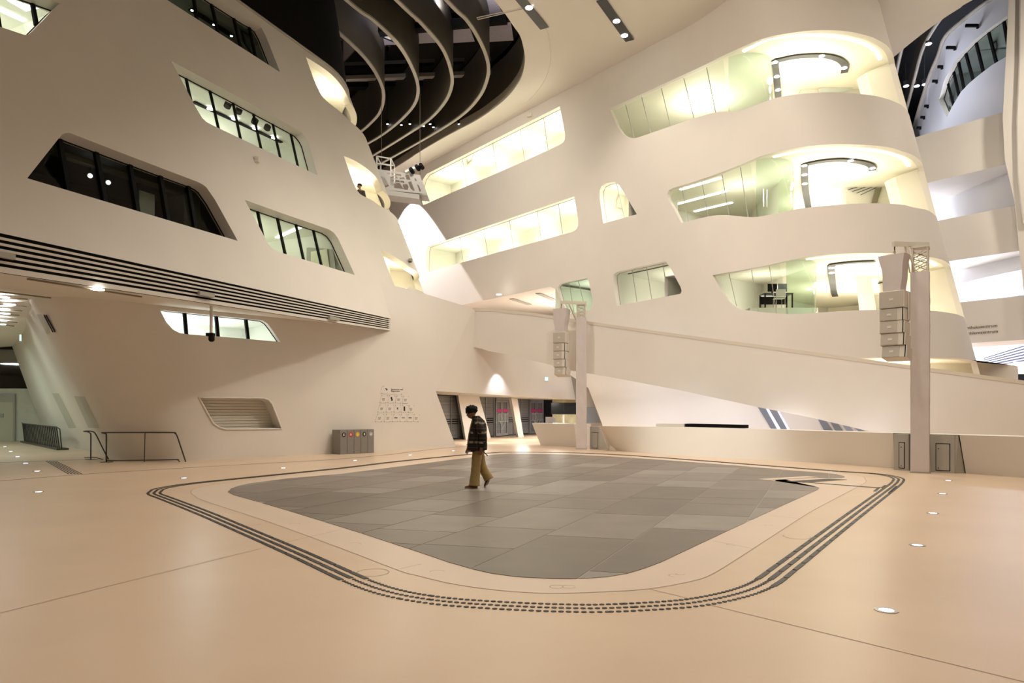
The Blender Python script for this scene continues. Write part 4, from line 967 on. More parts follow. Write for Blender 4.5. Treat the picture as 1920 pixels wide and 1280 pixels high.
for r in range(-14, 16):
    a = -12.0+rnd.uniform(0, 1.4); w0, w1 = r*1.16+0.007, (r+1)*1.16-0.007
    while a < 26:
        ln = rnd.choice([1.4, 1.4, 2.1, 2.8, 1.4, 0.9]); a0, a1 = a+0.007, a+ln-0.007; a += ln
        c = [g0+e1*a0+e2_*w0, g0+e1*a0+e2_*w1, g0+e1*a1+e2_*w1, g0+e1*a1+e2_*w0]
        cen = (c[0]+c[2])/2; poly = out2
        for i in range(4):
            p, q = c[i], c[(i+1) % 4]; n = V((-(q.y-p.y), q.x-p.x, 0)); 
            if n.dot(cen-p) < 0: n = -n
            poly = clip(poly, (p.x, p.y), (n.x, n.y))
            if len(poly) < 3: break
        if len(poly) < 3: continue
        poly = clean_loop(poly, 0.01)
        if len(poly) < 3 or abs(sum(poly[i][0]*poly[(i+1) % len(poly)][1]-poly[(i+1) % len(poly)][0]*poly[i][1] for i in range(len(poly)))) < 0.03: continue
        k = rnd.choice([0, 0, 1, 1, 1, 2, 2, 3]); nt_ += 1
        MB().prism([(x, y, 0.003) for x, y in poly], (0, 0, 0.004)).build('floor_tile', tm_[k], INL)
ringpx = [(358, 922), (366, 930), (381, 938), (503, 978), (640, 1028), (744, 1068), (783, 1079), (851.6, 1095), (941, 1107), (1031, 1112), (1139, 1109), (1218, 1103.5), (1294, 1090), (1333.5, 1077), (1384, 1046.5), (1456, 1000), (1527.6, 955), (1596, 919), (1622, 905), (1622, 898), (1606, 890.5), (1500, 878), (1240, 859.5), (1067, 850), (960, 848.2), (850, 858.5), (640, 881), (450, 902), (375, 913)]
RING = catmull([G(*p) for p in ringpx], 4, closed=True)
r2 = [(p.x, p.y) for p in RING]
vo, fo = tri2d(r2, [out2], 0, 0, 2)
BORD = MB().add([(q[0], q[1], 0.0015) for q in vo], fo).build('border_floor', M['border'], kind='structure')
def strip(P, wd, z, name, m, parent=None, closed=False):
    A_, B_ = [], []; n = len(P)
    for i, p in enumerate(P):
        a, b = (P[(i-1) % n], P[(i+1) % n]) if closed else (P[max(i-1, 0)], P[min(i+1, n-1)])
        t = (b-a).normalized(); nn = V((-t.y, t.x, 0))*wd/2
        A_.append(V((p.x+nn.x, p.y+nn.y, z))); B_.append(V((p.x-nn.x, p.y-nn.y, z)))
    return MB().quadstrip(A_, B_, closed).build(name, m, parent)
strip(RING, 0.012, 0.0022, 'floor_joint', M['joint'], BORD, True)
for a, b in (((0, 1149), (530, 1018)), ((534, 1017), (640, 992.5)), ((1326, 1132.6), (1920, 1278)), ((1337, 1014), (1412, 1028.5)), ((744, 1068), (790, 1057)), ((1218, 1104), (1292, 1122)), ((1000, 900.0), (1000.2, 899.8)), ((1444, 966), (1500, 972))):
    strip([G(*a), G(*b)], 0.010, 0.0021, 'floor_joint', M['joint'], FLOOR)
# engraved rings and numerals, hardly visible
def ring_mark(x, y, rx, n=28, a0=0, a1=2*math.pi):
    c = G(x, y); r = rx*c.y/F
    P = [c+V((r*math.cos(a0+(a1-a0)*i/n), r*math.sin(a0+(a1-a0)*i/n), 0)) for i in range(n+1)]
    strip(P, 0.008, 0.0024, 'floor_engraving', M['joint'], BORD)
for x, y, r_, a0, a1 in ((699, 1073, 30, 0, 6.28), (1043, 1100, 12, 0.3, 6.0), (1067, 1100, 12, 0.3, 6.0), (467, 982, 21, 3.1, 6.4), (820, 1072, 14, 0.4, 3.2), (664, 1020, 12, 0, 2.6), (1264, 1079, 10, 0.3, 4.5), (1275, 1076, 8, 3, 6.2), (1372, 1021, 9, 1, 5.2), (1494, 1006, 24, 2.2, 6.3), (1442, 985.5, 8, 0, 3), (552, 982, 10, 0.2, 3.4)):
    ring_mark(x, y, r_, 20, a0, a1)
# tactile guide band of three rows
tpx = [(289.5, 926), (292, 921), (305, 915), (366.5, 905.5), (503, 891.5), (640, 877.5), (744, 865.2), (866, 853), (923, 848.9), (959, 847.6), (1067, 848.7), (1139, 851.3), (1240, 857.8), (1420, 871.6), (1563.5, 882.8), (1635, 887.5), (1668, 892), (1684, 897), (1683, 903), (1677, 909), (1664, 919), (1599.5, 967), (1527.6, 1022), (1500, 1043.5), (1466.7, 1069), (1441.7, 1088), (1412.5, 1103), (1371, 1116), (1308, 1128.5), (1240, 1135), (1139, 1140), (1067, 1140), (959, 1136), (851.6, 1129), (780, 1120), (730, 1109.5), (690, 1097), (650, 1080), (558, 1037.5), (460, 995), (380, 961), (309, 933.5)]
TC = resample(catmull([G(*p) for p in tpx], 8, closed=True), 0.03, closed=True)
tang = [(TC[(i+1) % len(TC)]-TC[i-1]).normalized() for i in range(len(TC))]
TACT = empty('tactile_guide_band', (0, 0, 0)); tag(TACT, 'triple row of black tactile guide bars circling the grey stone inlay', 'floor marking')
def pxy(p): return (CX+F*p.x/p.y, HY+F*CH/p.y)
bars, dots = [], []
ovalme = None
for off in (-0.105, 0.0, 0.105):
    P = [TC[i]+V((-tang[i].y, tang[i].x, 0))*off for i in range(len(TC))]; i = 0; N_ = len(P)
    acc = 0
    while i < N_-1:
        x, y = pxy(P[i]); near = y > 1086 and 640 < x < 1455
        L_ = 0.043 if near else (0.34 if y > 915 else 0.9); gap = 0.016 if near else 0.028
        j = i; d = 0.0
        q0 = P[i]
        if near:
            dots.append((P[i], tang[i], P[i].y)); step = L_+gap
            acc_t = step/0.03; nx = i+acc_t+acc; acc = nx-int(nx); i = int(nx); continue
        seg = [P[i]]
        while j < N_-1 and d < L_:
            d += (P[(j+1) % N_]-P[j]).length; j += 1; seg.append(P[j])
        bars.append((seg, P[i].y)); i = j+1
bars.sort(key=lambda b: b[1])
far_ = MB()
for k, (seg, yy) in enumerate(bars):
    mb = MB() if k < 150 else far_
    s0 = [seg[0], seg[len(seg)//2], seg[-1]] if yy > 4 and len(seg) > 4 else seg
    if len(seg) > 16: s0 = seg[::5]+[seg[-1]]
    A_ = []
    for i, p in enumerate(s0):
        t = (s0[min(i+1, len(s0)-1)]-s0[max(i-1, 0)]).normalized(); nn = V((-t.y, t.x, 0))*0.026; A_.append((p+nn, p-nn))
    mb.loft([[V((a.x, a.y, 0.001)), V((a.x, a.y, 0.006)), V((b.x, b.y, 0.006)), V((b.x, b.y, 0.001))] for a, b in A_])
    if k < 150: mb.build('tactile_bar', M['tactile'], TACT)
far_.build('tactile_bar', M['tactile'], TACT, kind='stuff')
dots.sort(key=lambda b: b[2])
rest = MB()
for k, (p, t, yy) in enumerate(dots):
    nn = V((-t.y, t.x, 0)); R_ = [p+t*0.023*math.cos(2*math.pi*i/10)+nn*0.019*math.sin(2*math.pi*i/10) for i in range(10)]
    if k < 140: MB().prism([(q.x, q.y, 0.001) for q in R_], (0, 0, 0.005)).build('tactile_stud', M['tactile'], TACT)
    else: rest.prism([(q.x, q.y, 0.001) for q in R_], (0, 0, 0.005))
if rest.v: rest.build('tactile_stud', M['tactile'], TACT, kind='stuff')
for px in ([(1651, 913.5), (1643, 921), (1637, 921), (1646, 913.5)], [(1684, 911), (1670, 923.5), (1665, 923.5), (1679, 911)], [(1662, 909.5), (1654, 915), (1650, 915), (1658, 909.5)]):
    MB().prism([G(*p)+V((0, 0, 0.001)) for p in px], (0, 0, 0.005)).build('tactile_bar', M['tactile'], TACT)
# attention fields at the inlay's corner
f1 = mat('pale stud field', (0.62, 0.50, 0.40, 1), 0.5)
MB().prism([G(*p)+V((0, 0, .002)) for p in ((1420, 898.3), (1513, 892.8), (1536, 894.9), (1443, 900.6))], (0, 0, 0.006)).build('attention_field', f1, INL)
for k in range(22):
    t = k/22; a = G(1425, 898.4).lerp(G(1515, 893.2), t); b = G(1443, 900.3).lerp(G(1534, 895.0), t)
    MB().bar(a+V((0, 0, 0.010)), b+V((0, 0, 0.010)), 0.055, 0.006).build('attention_rib', mat('rib white', (0.75, 0.66, 0.56, 1), 0.5), INL)
MB().prism([G(*p)+V((0, 0, .002)) for p in ((1473, 902.5), (1553, 897.6), (1588, 899.3), (1508, 904.6))], (0, 0, 0.006)).build('dark_attention_field', M['tactile'], INL)
strip([G(1506, 903.6), G(1648, 914.6)], 0.13, 0.006, 'dark_guide_strip', M['tactile'], INL)
# dark gap lines in the floor near the wall and the passage
for P in ([(0, 901.3), (162, 888.5), (323, 878.4), (503, 868), (600, 862.8), (720, 853), (856, 837.8), (1010, 829.5)],):
    strip(catmull([G(*p) for p in P], 5), 0.07, 0.002, 'floor_gap', M['black'], FLOOR)
strip([G(0, 867), G(160, 861.2)], 0.09, 0.002, 'floor_gap', M['black'], FLOOR)
for k in range(5):
    a, b = G(86+k*4.6, 864.2), G(129+k*6.2, 888.6); strip([a, b], 0.034, 0.002, 'floor_gap', M['black'], FLOOR)
# in-floor lights
def floorlight(x, y, label, r=0.092):
    c = G(x, y); o = empty('floor_light', (c.x, c.y, 0.001)); tag(o, label, 'light', 'lights set into the floor')
    A_ = [V((r*math.cos(i*2*math.pi/24), r*math.sin(i*2*math.pi/24), 0)) for i in range(24)]
    MB().loft([[p*1.0 for p in A_], [p*1.0+V((0, 0, .004)) for p in A_], [p*0.62+V((0, 0, .004)) for p in A_], [p*0.60+V((0, 0, .001)) for p in A_]], caps=False).build('ring', M['steel'], o)
    MB().add([p*0.61+V((0, 0, .0025)) for p in A_], [tuple(range(24))]).build('lens', emis('floor lens', (0.82, 0.80, 1.0, 1), 9), o)
names = ['largest round floor light, closest to the bottom edge, right of the tactile band', 'second floor light from the bottom in the row right of the tactile band', 'third floor light from the bottom in the row right of the tactile band', 'fourth floor light from the bottom in the row below the right truss tower', 'farthest floor light of the row in front of the right truss tower']
for (x, y), l in zip(((1662, 1144), (1720, 1022), (1749, 962), (1767, 925.5), (1778, 900.8)), names): floorlight(x, y, l)
for (x, y), l in zip(((72.5, 922), (345, 896), (531, 877.5), (666, 863), (769, 853), (850, 845)), ('floor light alone on the pale floor below the side passage', 'floor light in front of the right end of the metal barrier', 'floor light below the shuttered wall niche', 'floor light in front of the row of recycling bins', 'floor light below the wall plates', 'floor light near the bottom of the first entrance door jamb')): floorlight(x, y, l, 0.10)
for (x, y), l in zip(((70, 883), (48, 868.5), (33, 856), (20, 846), (9, 837.5)), ('floor light beside the five short dark floor slots', 'first floor light beyond the dark line across the side passage', 'second floor light inside the side passage', 'third floor light inside the side passage', 'last floor light inside the side passage, before the cream door')): floorlight(x, y, l, 0.11)
# ---------------------------------------------------------------- truss towers with line arrays
M['fabric'] = mat('white stretch fabric', (0.62, 0.56, 0.54, 1), 0.85, var=0.03, scale=4, bump=0.25, bscale=9, stretch=(1, 1, 0.6))
M['truss'] = mat('cream truss paint', (0.62, 0.57, 0.47, 1), 0.45)
M['spk'] = mat('beige speaker box', (0.66, 0.61, 0.53, 1), 0.6)
M['grille'] = mat('speaker grille', (0.50, 0.45, 0.385, 1), 0.75, bump=0.2, bscale=180)
M['badge'] = mat('speaker badge', (0.66, 0.62, 0.55, 1), 0.4)
def frame2(f):          # local axes from a facing direction: right (as the viewer sees it), depth away
    f = V((f[0], f[1], 0)).normalized(); return V((-f.y, f.x, 0)), -f
def tower(loc, rz, hs, ht, label, seed):
    o = empty('truss_tower', loc, rz); tag(o, label, 'truss tower', 'truss towers by the parapet'); rd = random.Random(seed); h = 0.21
    R_ = []; nz = 44
    for i in range(nz+1):
        z = 0.03+(hs-0.03)*i/nz; ring = []
        for k in range(4):
            cxy = [(-h, -h), (h, -h), (h, h), (-h, h)]; a, b = cxy[k], cxy[(k+1) % 4]
            for t in (0.0, 0.06, 0.3, 0.5, 0.7, 0.94):
                x, y = a[0]+(b[0]-a[0])*t, a[1]+(b[1]-a[1])*t
                w_ = (0.010*math.sin(z*7+k*2+t*5+seed)+0.008*math.sin(z*17+t*9+k))*math.sin(math.pi*t) if 0 < t < 1 else 0
                s = 1+0.015*math.sin(z*1.3+k+seed)
                n = [(0, -1), (1, 0), (0, 1), (-1, 0)][k]
                ring.append(V((x*s+n[0]*w_, y*s+n[1]*w_, z)))
        R_.append(ring)
    MB().loft(R_).build('fabric_sleeve', M['fabric'], o, smooth=True, auto=50)
    hb = 0.17
    for sx in (-1, 1):
        for sy in (-1, 1):
            MB().cyl((sx*hb, sy*hb, hs-0.3), (sx*hb, sy*hb, ht), 0.026, n=10).build('chord', M['truss'], o, smooth=True, auto=50)
    mb = MB(); n = 4
    for k in range(4):
        c = [(-hb, -hb), (hb, -hb), (hb, hb), (-hb, hb)]; a, b = c[k], c[(k+1) % 4]
        for i in range(n):
            z0, z1 = hs-0.1+(ht-hs+0.06)*i/n, hs-0.1+(ht-hs+0.06)*(i+1)/n
            if i % 2: a, b = b, a
            MB().cyl((a[0], a[1], z0), (b[0], b[1], z1), 0.014, n=6).build('diagonal', M['truss'], o)
            MB().cyl((b[0], b[1], z0), (a[0], a[1], z1), 0.014, n=6).build('diagonal', M['truss'], o)
    MB().box((0, 0, ht+0.02), (0.42, 0.42, 0.05)).build('head_plate', M['truss'], o)
    MB().box((0, 0, 0.012), (0.46, 0.46, 0.024)).build('base_plate', M['grey'], o)
    return o
def arm(o, L, ht, ang):
    a = empty('jib_arm', (0, 0, 0)); a.parent = o
    d = V((math.cos(ang), math.sin(ang), 0)); p = V((0, 0, ht+0.10))
    MB().bar(p+d*-0.22, p+d*L, 0.10, 0.12).build('arm_beam', M['truss'], a)
    for s in (-0.1, 0.1):
        q = V((-d.y, d.x, 0))*s; MB().cyl(p+d*(L-0.34)+q*0.3, d*0.22+q+V((0, 0, ht-0.62)), 0.022, n=8).build('arm_brace', M['truss'], a)
    return d
def array(loc, f, label, hlabel, sc, ztop, seed, wd=0.58, hook=0.22):
    """Hoist in its fabric bag, then one low box and four slightly splayed boxes."""
    r, dpt = frame2(f); base = V((loc[0], loc[1], 0))
    hh = empty('chain_hoist', (loc[0], loc[1], ztop)); tag(hh, hlabel, 'hoist', 'hoists above the speakers')
    mb = MB(); mb.tube([V((0, 0, 0.02)), V((0, 0, -hook*0.4))], 0.014, 6); mb.build('hook', M['mull'], hh)
    lk = MB()
    for k in range(3):
        c = V((0, 0, -hook*(0.42+0.17*k))); ax = r if k % 2 else dpt
        lk.tube([c+ax*0.024*math.cos(t)+V((0, 0, 0.028*math.sin(t))) for t in [i*math.pi/4 for i in range(8)]], 0.008, 5, closed=True)
    lk.build('chain', mat('brass chain', (0.35, 0.25, 0.10, 1), 0.4, metal=0.7), hh)
    bh = 0.95*sc; R_ = []
    for i in range(13):
        t = i/12; z = -hook-bh*t; wx = (0.30-0.09*min(1, t*1.25))*sc*(1.0+0.03*math.sin(9*t+seed)); wy = (0.24-0.03*t)*sc
        R_.append([r*(wx*x*(1+0.05*math.sin(7*t+3*j+seed)))+dpt*(wy*y)+V((0, 0, z)) for j, (x, y) in enumerate(((-1, -1), (-.3, -1.08), (.3, -1.02), (1, -1), (1.05, 0), (1, 1), (0, 1), (-1, 1), (-1.04, 0)))])
    MB().loft(R_).build('fabric_bag', M['fabric'], hh, smooth=True, auto=50)
    z = ztop-hook-bh
    o = empty('line_array', (loc[0], loc[1], z)); tag(o, label, 'speaker', 'speaker arrays hanging by the towers')
    def cab(z0, h, w, dp, tilt, xo, name, side):
        ct, st = math.cos(tilt), math.sin(tilt); up = V((0, 0, ct))+dpt*st; fw = dpt*ct-V((0, 0, st)); og = r*xo+dpt*(-dp/2)+V((0, 0, z0))
        def P(x, y, q): return og+r*x+fw*y+up*q
        mb = MB().obox(P(-w/2, 0, -h), r*w, fw*dp, up*h); b = mb.build(name, M['spk'], o, bevel=0.012*sc)
        x1 = w/2-0.02 if not side else w/2-0.17*sc
        MB().obox(P(-w/2+0.015, -0.012, -h+0.015), r*(x1+w/2-0.015), fw*0.02, up*(h-0.03)).build('grille', M['grille'], b)
        MB().obox(P(-0.05*sc+(-0.06*sc if side else 0), -0.018, -h/2-0.03*sc), r*0.10*sc, fw*0.012, up*0.06*sc).build('badge', M['badge'], b)
        if side: MB().obox(P(w/2-0.045*sc, -0.006, -h), r*0.022*sc, fw*0.012, up*h).build('rigging_slot', M['mull'], b)
    cab(0, 0.44*sc, wd, 0.5*sc, 0.0, 0, 'subwoofer', False)
    zz = -0.44*sc-0.012; y_ = 0
    for k in range(4):
        t = 0.035+0.05*k; cab(zz, 0.315*sc, wd*0.98, 0.46*sc, t, 0.012*k*k*0.6, 'speaker_box', True); zz -= 0.322*sc*math.cos(t)
    MB().obox(r*(wd/2+0.005)+dpt*0.02+V((0, 0, -0.75*sc)), r*0.02, dpt*0.16, V((0, 0, 0.70*sc))).build('rigging_frame', M['spk'], o)
    return o
tr = G(1723.5, 885.2); tr = V((tr.x-0.02, tr.y-0.08, 0)); ty = tr.y
TWR = tower((tr.x, tr.y, 0), math.radians(-34), CH+(HY-511)*ty/F, CH+(HY-466)*ty/F, 'tall fabric-wrapped truss tower on the right, between the two grey cabinet doors', 2)
ht = CH+(HY-466)*ty/F
arm(TWR, 0.76, ht, math.radians(180+34+6))
ax_ = tr+V((math.cos(math.radians(186)), math.sin(math.radians(186)), 0))*0.72
array((ax_.x, ax_.y), (-0.72, -0.69), 'right beige line array of one low and four slim boxes', 'fabric-bagged hoist hanging above the right speaker array', 1.0, ht+0.015, 1, 0.60)
tl = G(1090, 841.6); ty2 = tl.y; ht2 = CH+(HY-572)*ty2/F
TWL = tower((tl.x, tl.y, 0), math.radians(-8), CH+(HY-596)*ty2/F, ht2, 'left fabric-wrapped truss tower standing at the end of the reception desk', 5)
arm(TWL, 0.90, ht2, math.radians(180+8+8))
ax2 = tl+V((math.cos(math.radians(188)), math.sin(math.radians(188)), 0))*0.86
array((ax2.x, ax2.y), (-0.42, -0.91), 'left beige line array of one low and four slim boxes', 'fabric-bagged hoist hanging above the left speaker array', 1.03, ht2+0.015, 4, 0.56, 0.2)
# grey cabinets in the parapet
def cabinet(px0, px1, h, dep, label, y0, y1, side=True):
    a, b = G(px0, y0), G(px1, y1); d = (b-a); n = V((d.y, -d.x, 0)).normalized(); n = n if n.y < 0 else -n
    o = empty('service_cabinet', (a.x, a.y, 0)); tag(o, label, 'cabinet', 'grey service cabinets by the towers')
    MB().obox((0, 0, 0), d, -n*dep, V((0, 0, h))).build('body', M['grey'], o)
    L = d.length; u = d.normalized(); m0, m1 = 0.13, L-0.10
    MB().obox(u*m0+n*0.002+V((0, 0, 0.05)), u*(m1-m0), n*0.004, V((0, 0, h-0.27))).build('door_gap', M['mull'], o)
    dr = MB().obox(u*(m0+0.018)+n*0.004+V((0, 0, 0.07)), u*(m1-m0-0.036), n*0.012, V((0, 0, h-0.31))).build('door', M['grey'], o, bevel=0.004)
    for z in (0.12, h-0.36): MB().cyl(u*(m0+0.07)+n*0.016+V((0, 0, z)), u*(m0+0.07)+n*0.024+V((0, 0, z)), 0.012, n=10).build('lock', M['mull'], dr)
    return o, a, b, n, u, h
cabinet(1676, 1704, 0.99, 0.55, 'grey cabinet left of the right truss tower', 880.3, 882.2)
co_, a, b, n, u, h = cabinet(1744, 1790, 0.99, 0.55, 'grey cabinet right of the right truss tower', 884.6, 887.4)
ck = [b-a+u*0.004, base[5]-a-u*0.03, topz[5]-a-u*0.03-V((0, 0, 0.02)), b-a+u*0.004+V((0, 0, h))]
MB().add([q-n*0.02 for q in ck]+[q-n*0.04 for q in ck], [(0, 1, 2, 3), (7, 6, 5, 4), (0, 4, 5, 1), (1, 5, 6, 2), (2, 6, 7, 3), (3, 7, 4, 0)]).build('side_cheek', M['grey'], co_)
cabinet(1106, 1124, 0.94, 0.5, 'small grey cabinet beside the left truss tower', 841.5, 843.0)
# reception desk
ra, rb = G(1013.5, 834.3), G(1082, 838.2); rd_ = (rb-ra).normalized(); rn = V((-rd_.y, rd_.x, 0)); RD = empty('reception_desk', (ra.x, ra.y, 0)); tag(RD, 'white reception desk with slanted end, behind the left truss tower', 'desk')
LL = (rb-ra).length
A_ = [V((0, 0, 0)), rd_*LL, rd_*LL+rn*0.9, rn*0.9]; B_ = [V((0, 0, 1.0))-rd_*0.34-rn*0.22, rd_*(LL)+V((0, 0, 1.0))-rn*0.22, rd_*LL+rn*0.9+V((0, 0, 1.0)), rn*0.9+V((0, 0, 1.0))-rd_*0.2]
MB().loft([A_, B_]).build('desk_body', W, RD); MB().loft([[p+V((0, 0, 0.002)) for p in B_], [p+V((0, 0, 0.03)) for p in B_]]).build('desk_top', mat('bright desk top', (0.82, 0.80, 0.78, 1), 0.4), RD)
c = onp(1032, 790, ra+rn*0.4, rn); MN = empty('monitor', (c.x, c.y, 1.032)); tag(MN, 'pale back of a monitor standing on the reception desk', 'monitor')
MB().box((0, 0, 0.15), (0.46, 0.05, 0.27)).build('screen', mat('monitor back', (0.60, 0.58, 0.55, 1), 0.5), MN, bevel=0.01); MB().box((0, 0, 0.01), (0.2, 0.14, 0.02)).box((0, 0.03, 0.06), (0.05, 0.02, 0.1)).build('stand', M['grey'], MN)
sc_ = aty(1057, 778, 35.0); DS = empty('display_stand', (sc_.x, sc_.y, 0)); tag(DS, 'pair of black display screens on one stand behind the reception desk', 'screen')
MB().cyl((0, 0.08, 0), (0, 0.08, 1.7), 0.05, n=12).build('pole', mat('white pole', (0.7, 0.69, 0.66, 1), 0.4), DS, smooth=True, auto=40); MB().box((0, 0.1, 0.02), (0.6, 0.4, 0.04)).build('foot', M['grey'], DS)
for s in (-1, 1): MB().box((s*0.325, 0, 1.72), (0.64, 0.06, 0.60)).build('screen', mat('black screen', (0.008, 0.008, 0.008, 1), 0.25), DS, bevel=0.01)
hp = onp(1068, 800, ra, rn); MB().cyl(onz(1075, 840.5, 0)-V((0, .25, 0)), onz(1073, 839.5, 0)+V((-0.28, 0.2, 1.0)), 0.02, n=8)
# box and dark tray on the parapet top
q = [onz(x, y, 1.0) for x, y in ((1226, 799.6), (1279, 800.2))]
MB().obox(q[0]+V((0.12, 0.2, 0.004)), q[1]-q[0], V((0.3, 0.35, 0)), V((0, 0, 0.11))).build('pale_box', W); tag(bpy.context.scene.objects['pale_box'], 'long pale box lying on the parapet beside the black tray', 'box')
q = [onz(x, y, 1.0) for x, y in ((1279, 800.2), (1391, 803.2))]
o = MB().obox(q[0]+V((0.16, 0.2, 0.004)), (q[1]-q[0])*0.985, V((0.3, 0.35, 0)), V((0, 0, 0.115))).build('black_tray', M['dark']); tag(o, 'long black tray lying on the parapet top', 'tray')

# ---------------------------------------------------------------- recycling bins
a = G(638, 851.8); u = V((0.685, 0.728, 0)).normalized(); n = V((u.y, -u.x, 0)); bw = 0.30; bh = 0.89
binm = mat('bin grey metal', (0.25, 0.235, 0.215, 1), 0.45, metal=0.2)
for i, (nm, cl_, gl) in enumerate((('black', (0.02, 0.02, 0.02, 1), 'bar'), ('red', rgb(205, 60, 45), 'bar'), ('yellow', rgb(225, 180, 60), 'bottle'), ('dark green', rgb(40, 60, 35), 'can'), ('pale grey', (0.42, 0.41, 0.42, 1), 'box'))):
    p = a+u*bw*i; o = empty('recycling_bin', (p.x, p.y, 0)); tag(o, 'grey recycling bin with %s %s, against the wall' % ('a' , nm+' round symbol'), 'bin', 'row of recycling bins')
    MB().obox(u*0.006, u*(bw-0.012), -n*0.56, V((0, 0, bh))).build('body', binm, o, bevel=0.006)
    MB().obox(u*0.006-n*0.005+V((0, 0, bh+0.002)), u*(bw-0.012), -n*0.55, V((0, 0, 0.012))).build('lid', binm, o)
    c = u*bw/2+n*0.004+V((0, 0, bh-0.165)); m = mat('symbol '+nm, cl_, 0.5)
    D = [c+u*0.082*math.cos(t)+V((0, 0, 0.088*math.sin(t))) for t in [k*math.pi/10 for k in range(20)]]
    s_ = MB().prism(D, n*0.004).build('symbol_disc', m, o)
    wm = mat('symbol white', (0.75, 0.74, 0.72, 1), 0.5) if nm not in ('yellow',) else mat('symbol pale yellow', rgb(245, 215, 120), 0.5)
    c2 = c+n*0.0055
    g = MB()
    if gl == 'bar': g.obox(c2-u*0.035+V((0, 0, -0.04)), u*0.03, n*0.002, V((0, 0, 0.06))).obox(c2+u*0.005+V((0, 0, -0.03)), u*0.035, n*0.002, V((0, 0, 0.035))).obox(c2-u*0.02+V((0, 0, 0.028)), u*0.04, n*0.002, V((0, 0, 0.02)))
    elif gl == 'bottle': g.obox(c2-u*0.018+V((0, 0, -0.05)), u*0.036, n*0.002, V((0, 0, 0.07))).obox(c2-u*0.007+V((0, 0, 0.02)), u*0.014, n*0.002, V((0, 0, 0.03)))
    elif gl == 'can': g.obox(c2-u*0.026+V((0, 0, -0.045)), u*0.052, n*0.002, V((0, 0, 0.085)))
    else: g.obox(c2-u*0.035+V((0, 0, -0.035)), u*0.07, n*0.002, V((0, 0, 0.05)))
    g.build('symbol', wm, s_)
# ---------------------------------------------------------------- wall plates
WS = empty('wall_plates', SB.f(*SB.at(735, 760))); tag(WS, 'pyramid of clear printed plates fixed to the wall above the bins', 'wall sign')
acr = mat('clear acrylic plate', (0.75, 0.71, 0.65, 1), 0.3); prn = mat('print grey', (0.20, 0.18, 0.16, 1), 0.6); prk = mat('print black', (0.01, 0.01, 0.01, 1), 0.6); dotm = mat('standoff', (0.30, 0.27, 0.22, 1), 0.4, metal=0.5)
def WP(x, y): return (690+x/14.22, 710+y/14.22)
rows = [[((410, 200), (925, 237), (890, 405), (365, 378))],
 [((365, 445), (510, 450), (465, 630), (315, 628)), ((570, 452), (710, 458), (670, 634), (530, 630)), ((770, 460), (900, 468), (865, 640), (730, 634)), ((950, 470), (1075, 475), (1040, 648), (920, 642))],
 [((315, 700), (465, 700), (412, 880), (260, 880)), ((532, 702), (672, 704), (628, 880), (482, 880)), ((732, 704), (866, 708), (825, 882), (690, 880)), ((918, 708), (1046, 714), (1012, 885), (882, 882)), ((1100, 714), (1215, 720), (1188, 888), (1070, 884))],
 [((258, 950), (412, 950), (355, 1135), (195, 1138)), ((484, 950), (626, 950), (577, 1132), (430, 1134)), ((690, 950), (826, 950), (782, 1130), (645, 1132)), ((886, 950), (1016, 954), (980, 1130), (850, 1130)), ((1070, 952), (1192, 956), (1160, 1130), (1036, 1130)), ((1240, 956), (1356, 960), (1330, 1132), (1215, 1130))]]
k_ = 0
def wpt(x, y, d): uv = SB.at(*WP(x, y)); return SB.p(uv[0], uv[1], -d)
WSl = WS.location.copy()
for r_ in rows:
    for c in r_:
        cx_, cy_ = sum(q[0] for q in c)/4, sum(q[1] for q in c)/4
        ex = [((q[0]-cx_)*1.16+cx_, (q[1]-cy_)*1.12+cy_) for q in c]
        P = [wpt(x, y, 0.012)-WSl for x, y in ex]; pl = MB().prism(P, SB.n(8, 1)*0.006).build('plate', acr, WS)
        for q in c: p = wpt(q[0], q[1], 0.013)-WSl; MB().cyl(p, p-SB.n(8, 1)*0.012, 0.012, n=8).build('standoff', dotm, pl)
        def bar_(x0, y0, x1, y1, m): MB().prism([wpt(x0, y0, 0.014)-WSl, wpt(x1, y0+0.03*(x1-x0), 0.014)-WSl, wpt(x1, y1+0.03*(x1-x0), 0.014)-WSl, wpt(x0, y1, 0.014)-WSl], -SB.n(8, 1)*0.002).build('print', m, pl)
        k = k_; k_ += 1
        if k == 0:
            bar_(455, 250, 480, 275, prk); bar_(480, 262, 512, 305, prk)
            ux = (SB.f(9, 1)-SB.f(8, 1)).normalized()
            for s, y in (('Sponsoren und', 295), ('Supporters', 345)):
                p = wpt(605, y, 0.016); t = text(s, p, ux, 0.10, prn); t.parent = pl; t.matrix_parent_inverse = Matrix.Identity(4); mw_ = t.matrix_world.copy(); mw_.translation -= WSl; t.matrix_local = mw_
        elif k == 2: bar_(600, 485, 640, 530, prk); bar_(612, 530, 650, 585, prk)
        elif k == 7: bar_(765, 765, 800, 800, prk); bar_(775, 815, 810, 830, prn)
        elif k == 8: bar_(945, 735, 985, 855, prk)
        elif k in (12, 14, 13): bar_(cx_-40, 1025, cx_+45, 1050, prk if k != 13 else prn)
        else:
            for j in range(3): bar_(cx_-42, cy_-22+j*24, cx_+34-6*j, cy_-12+j*24, prn)

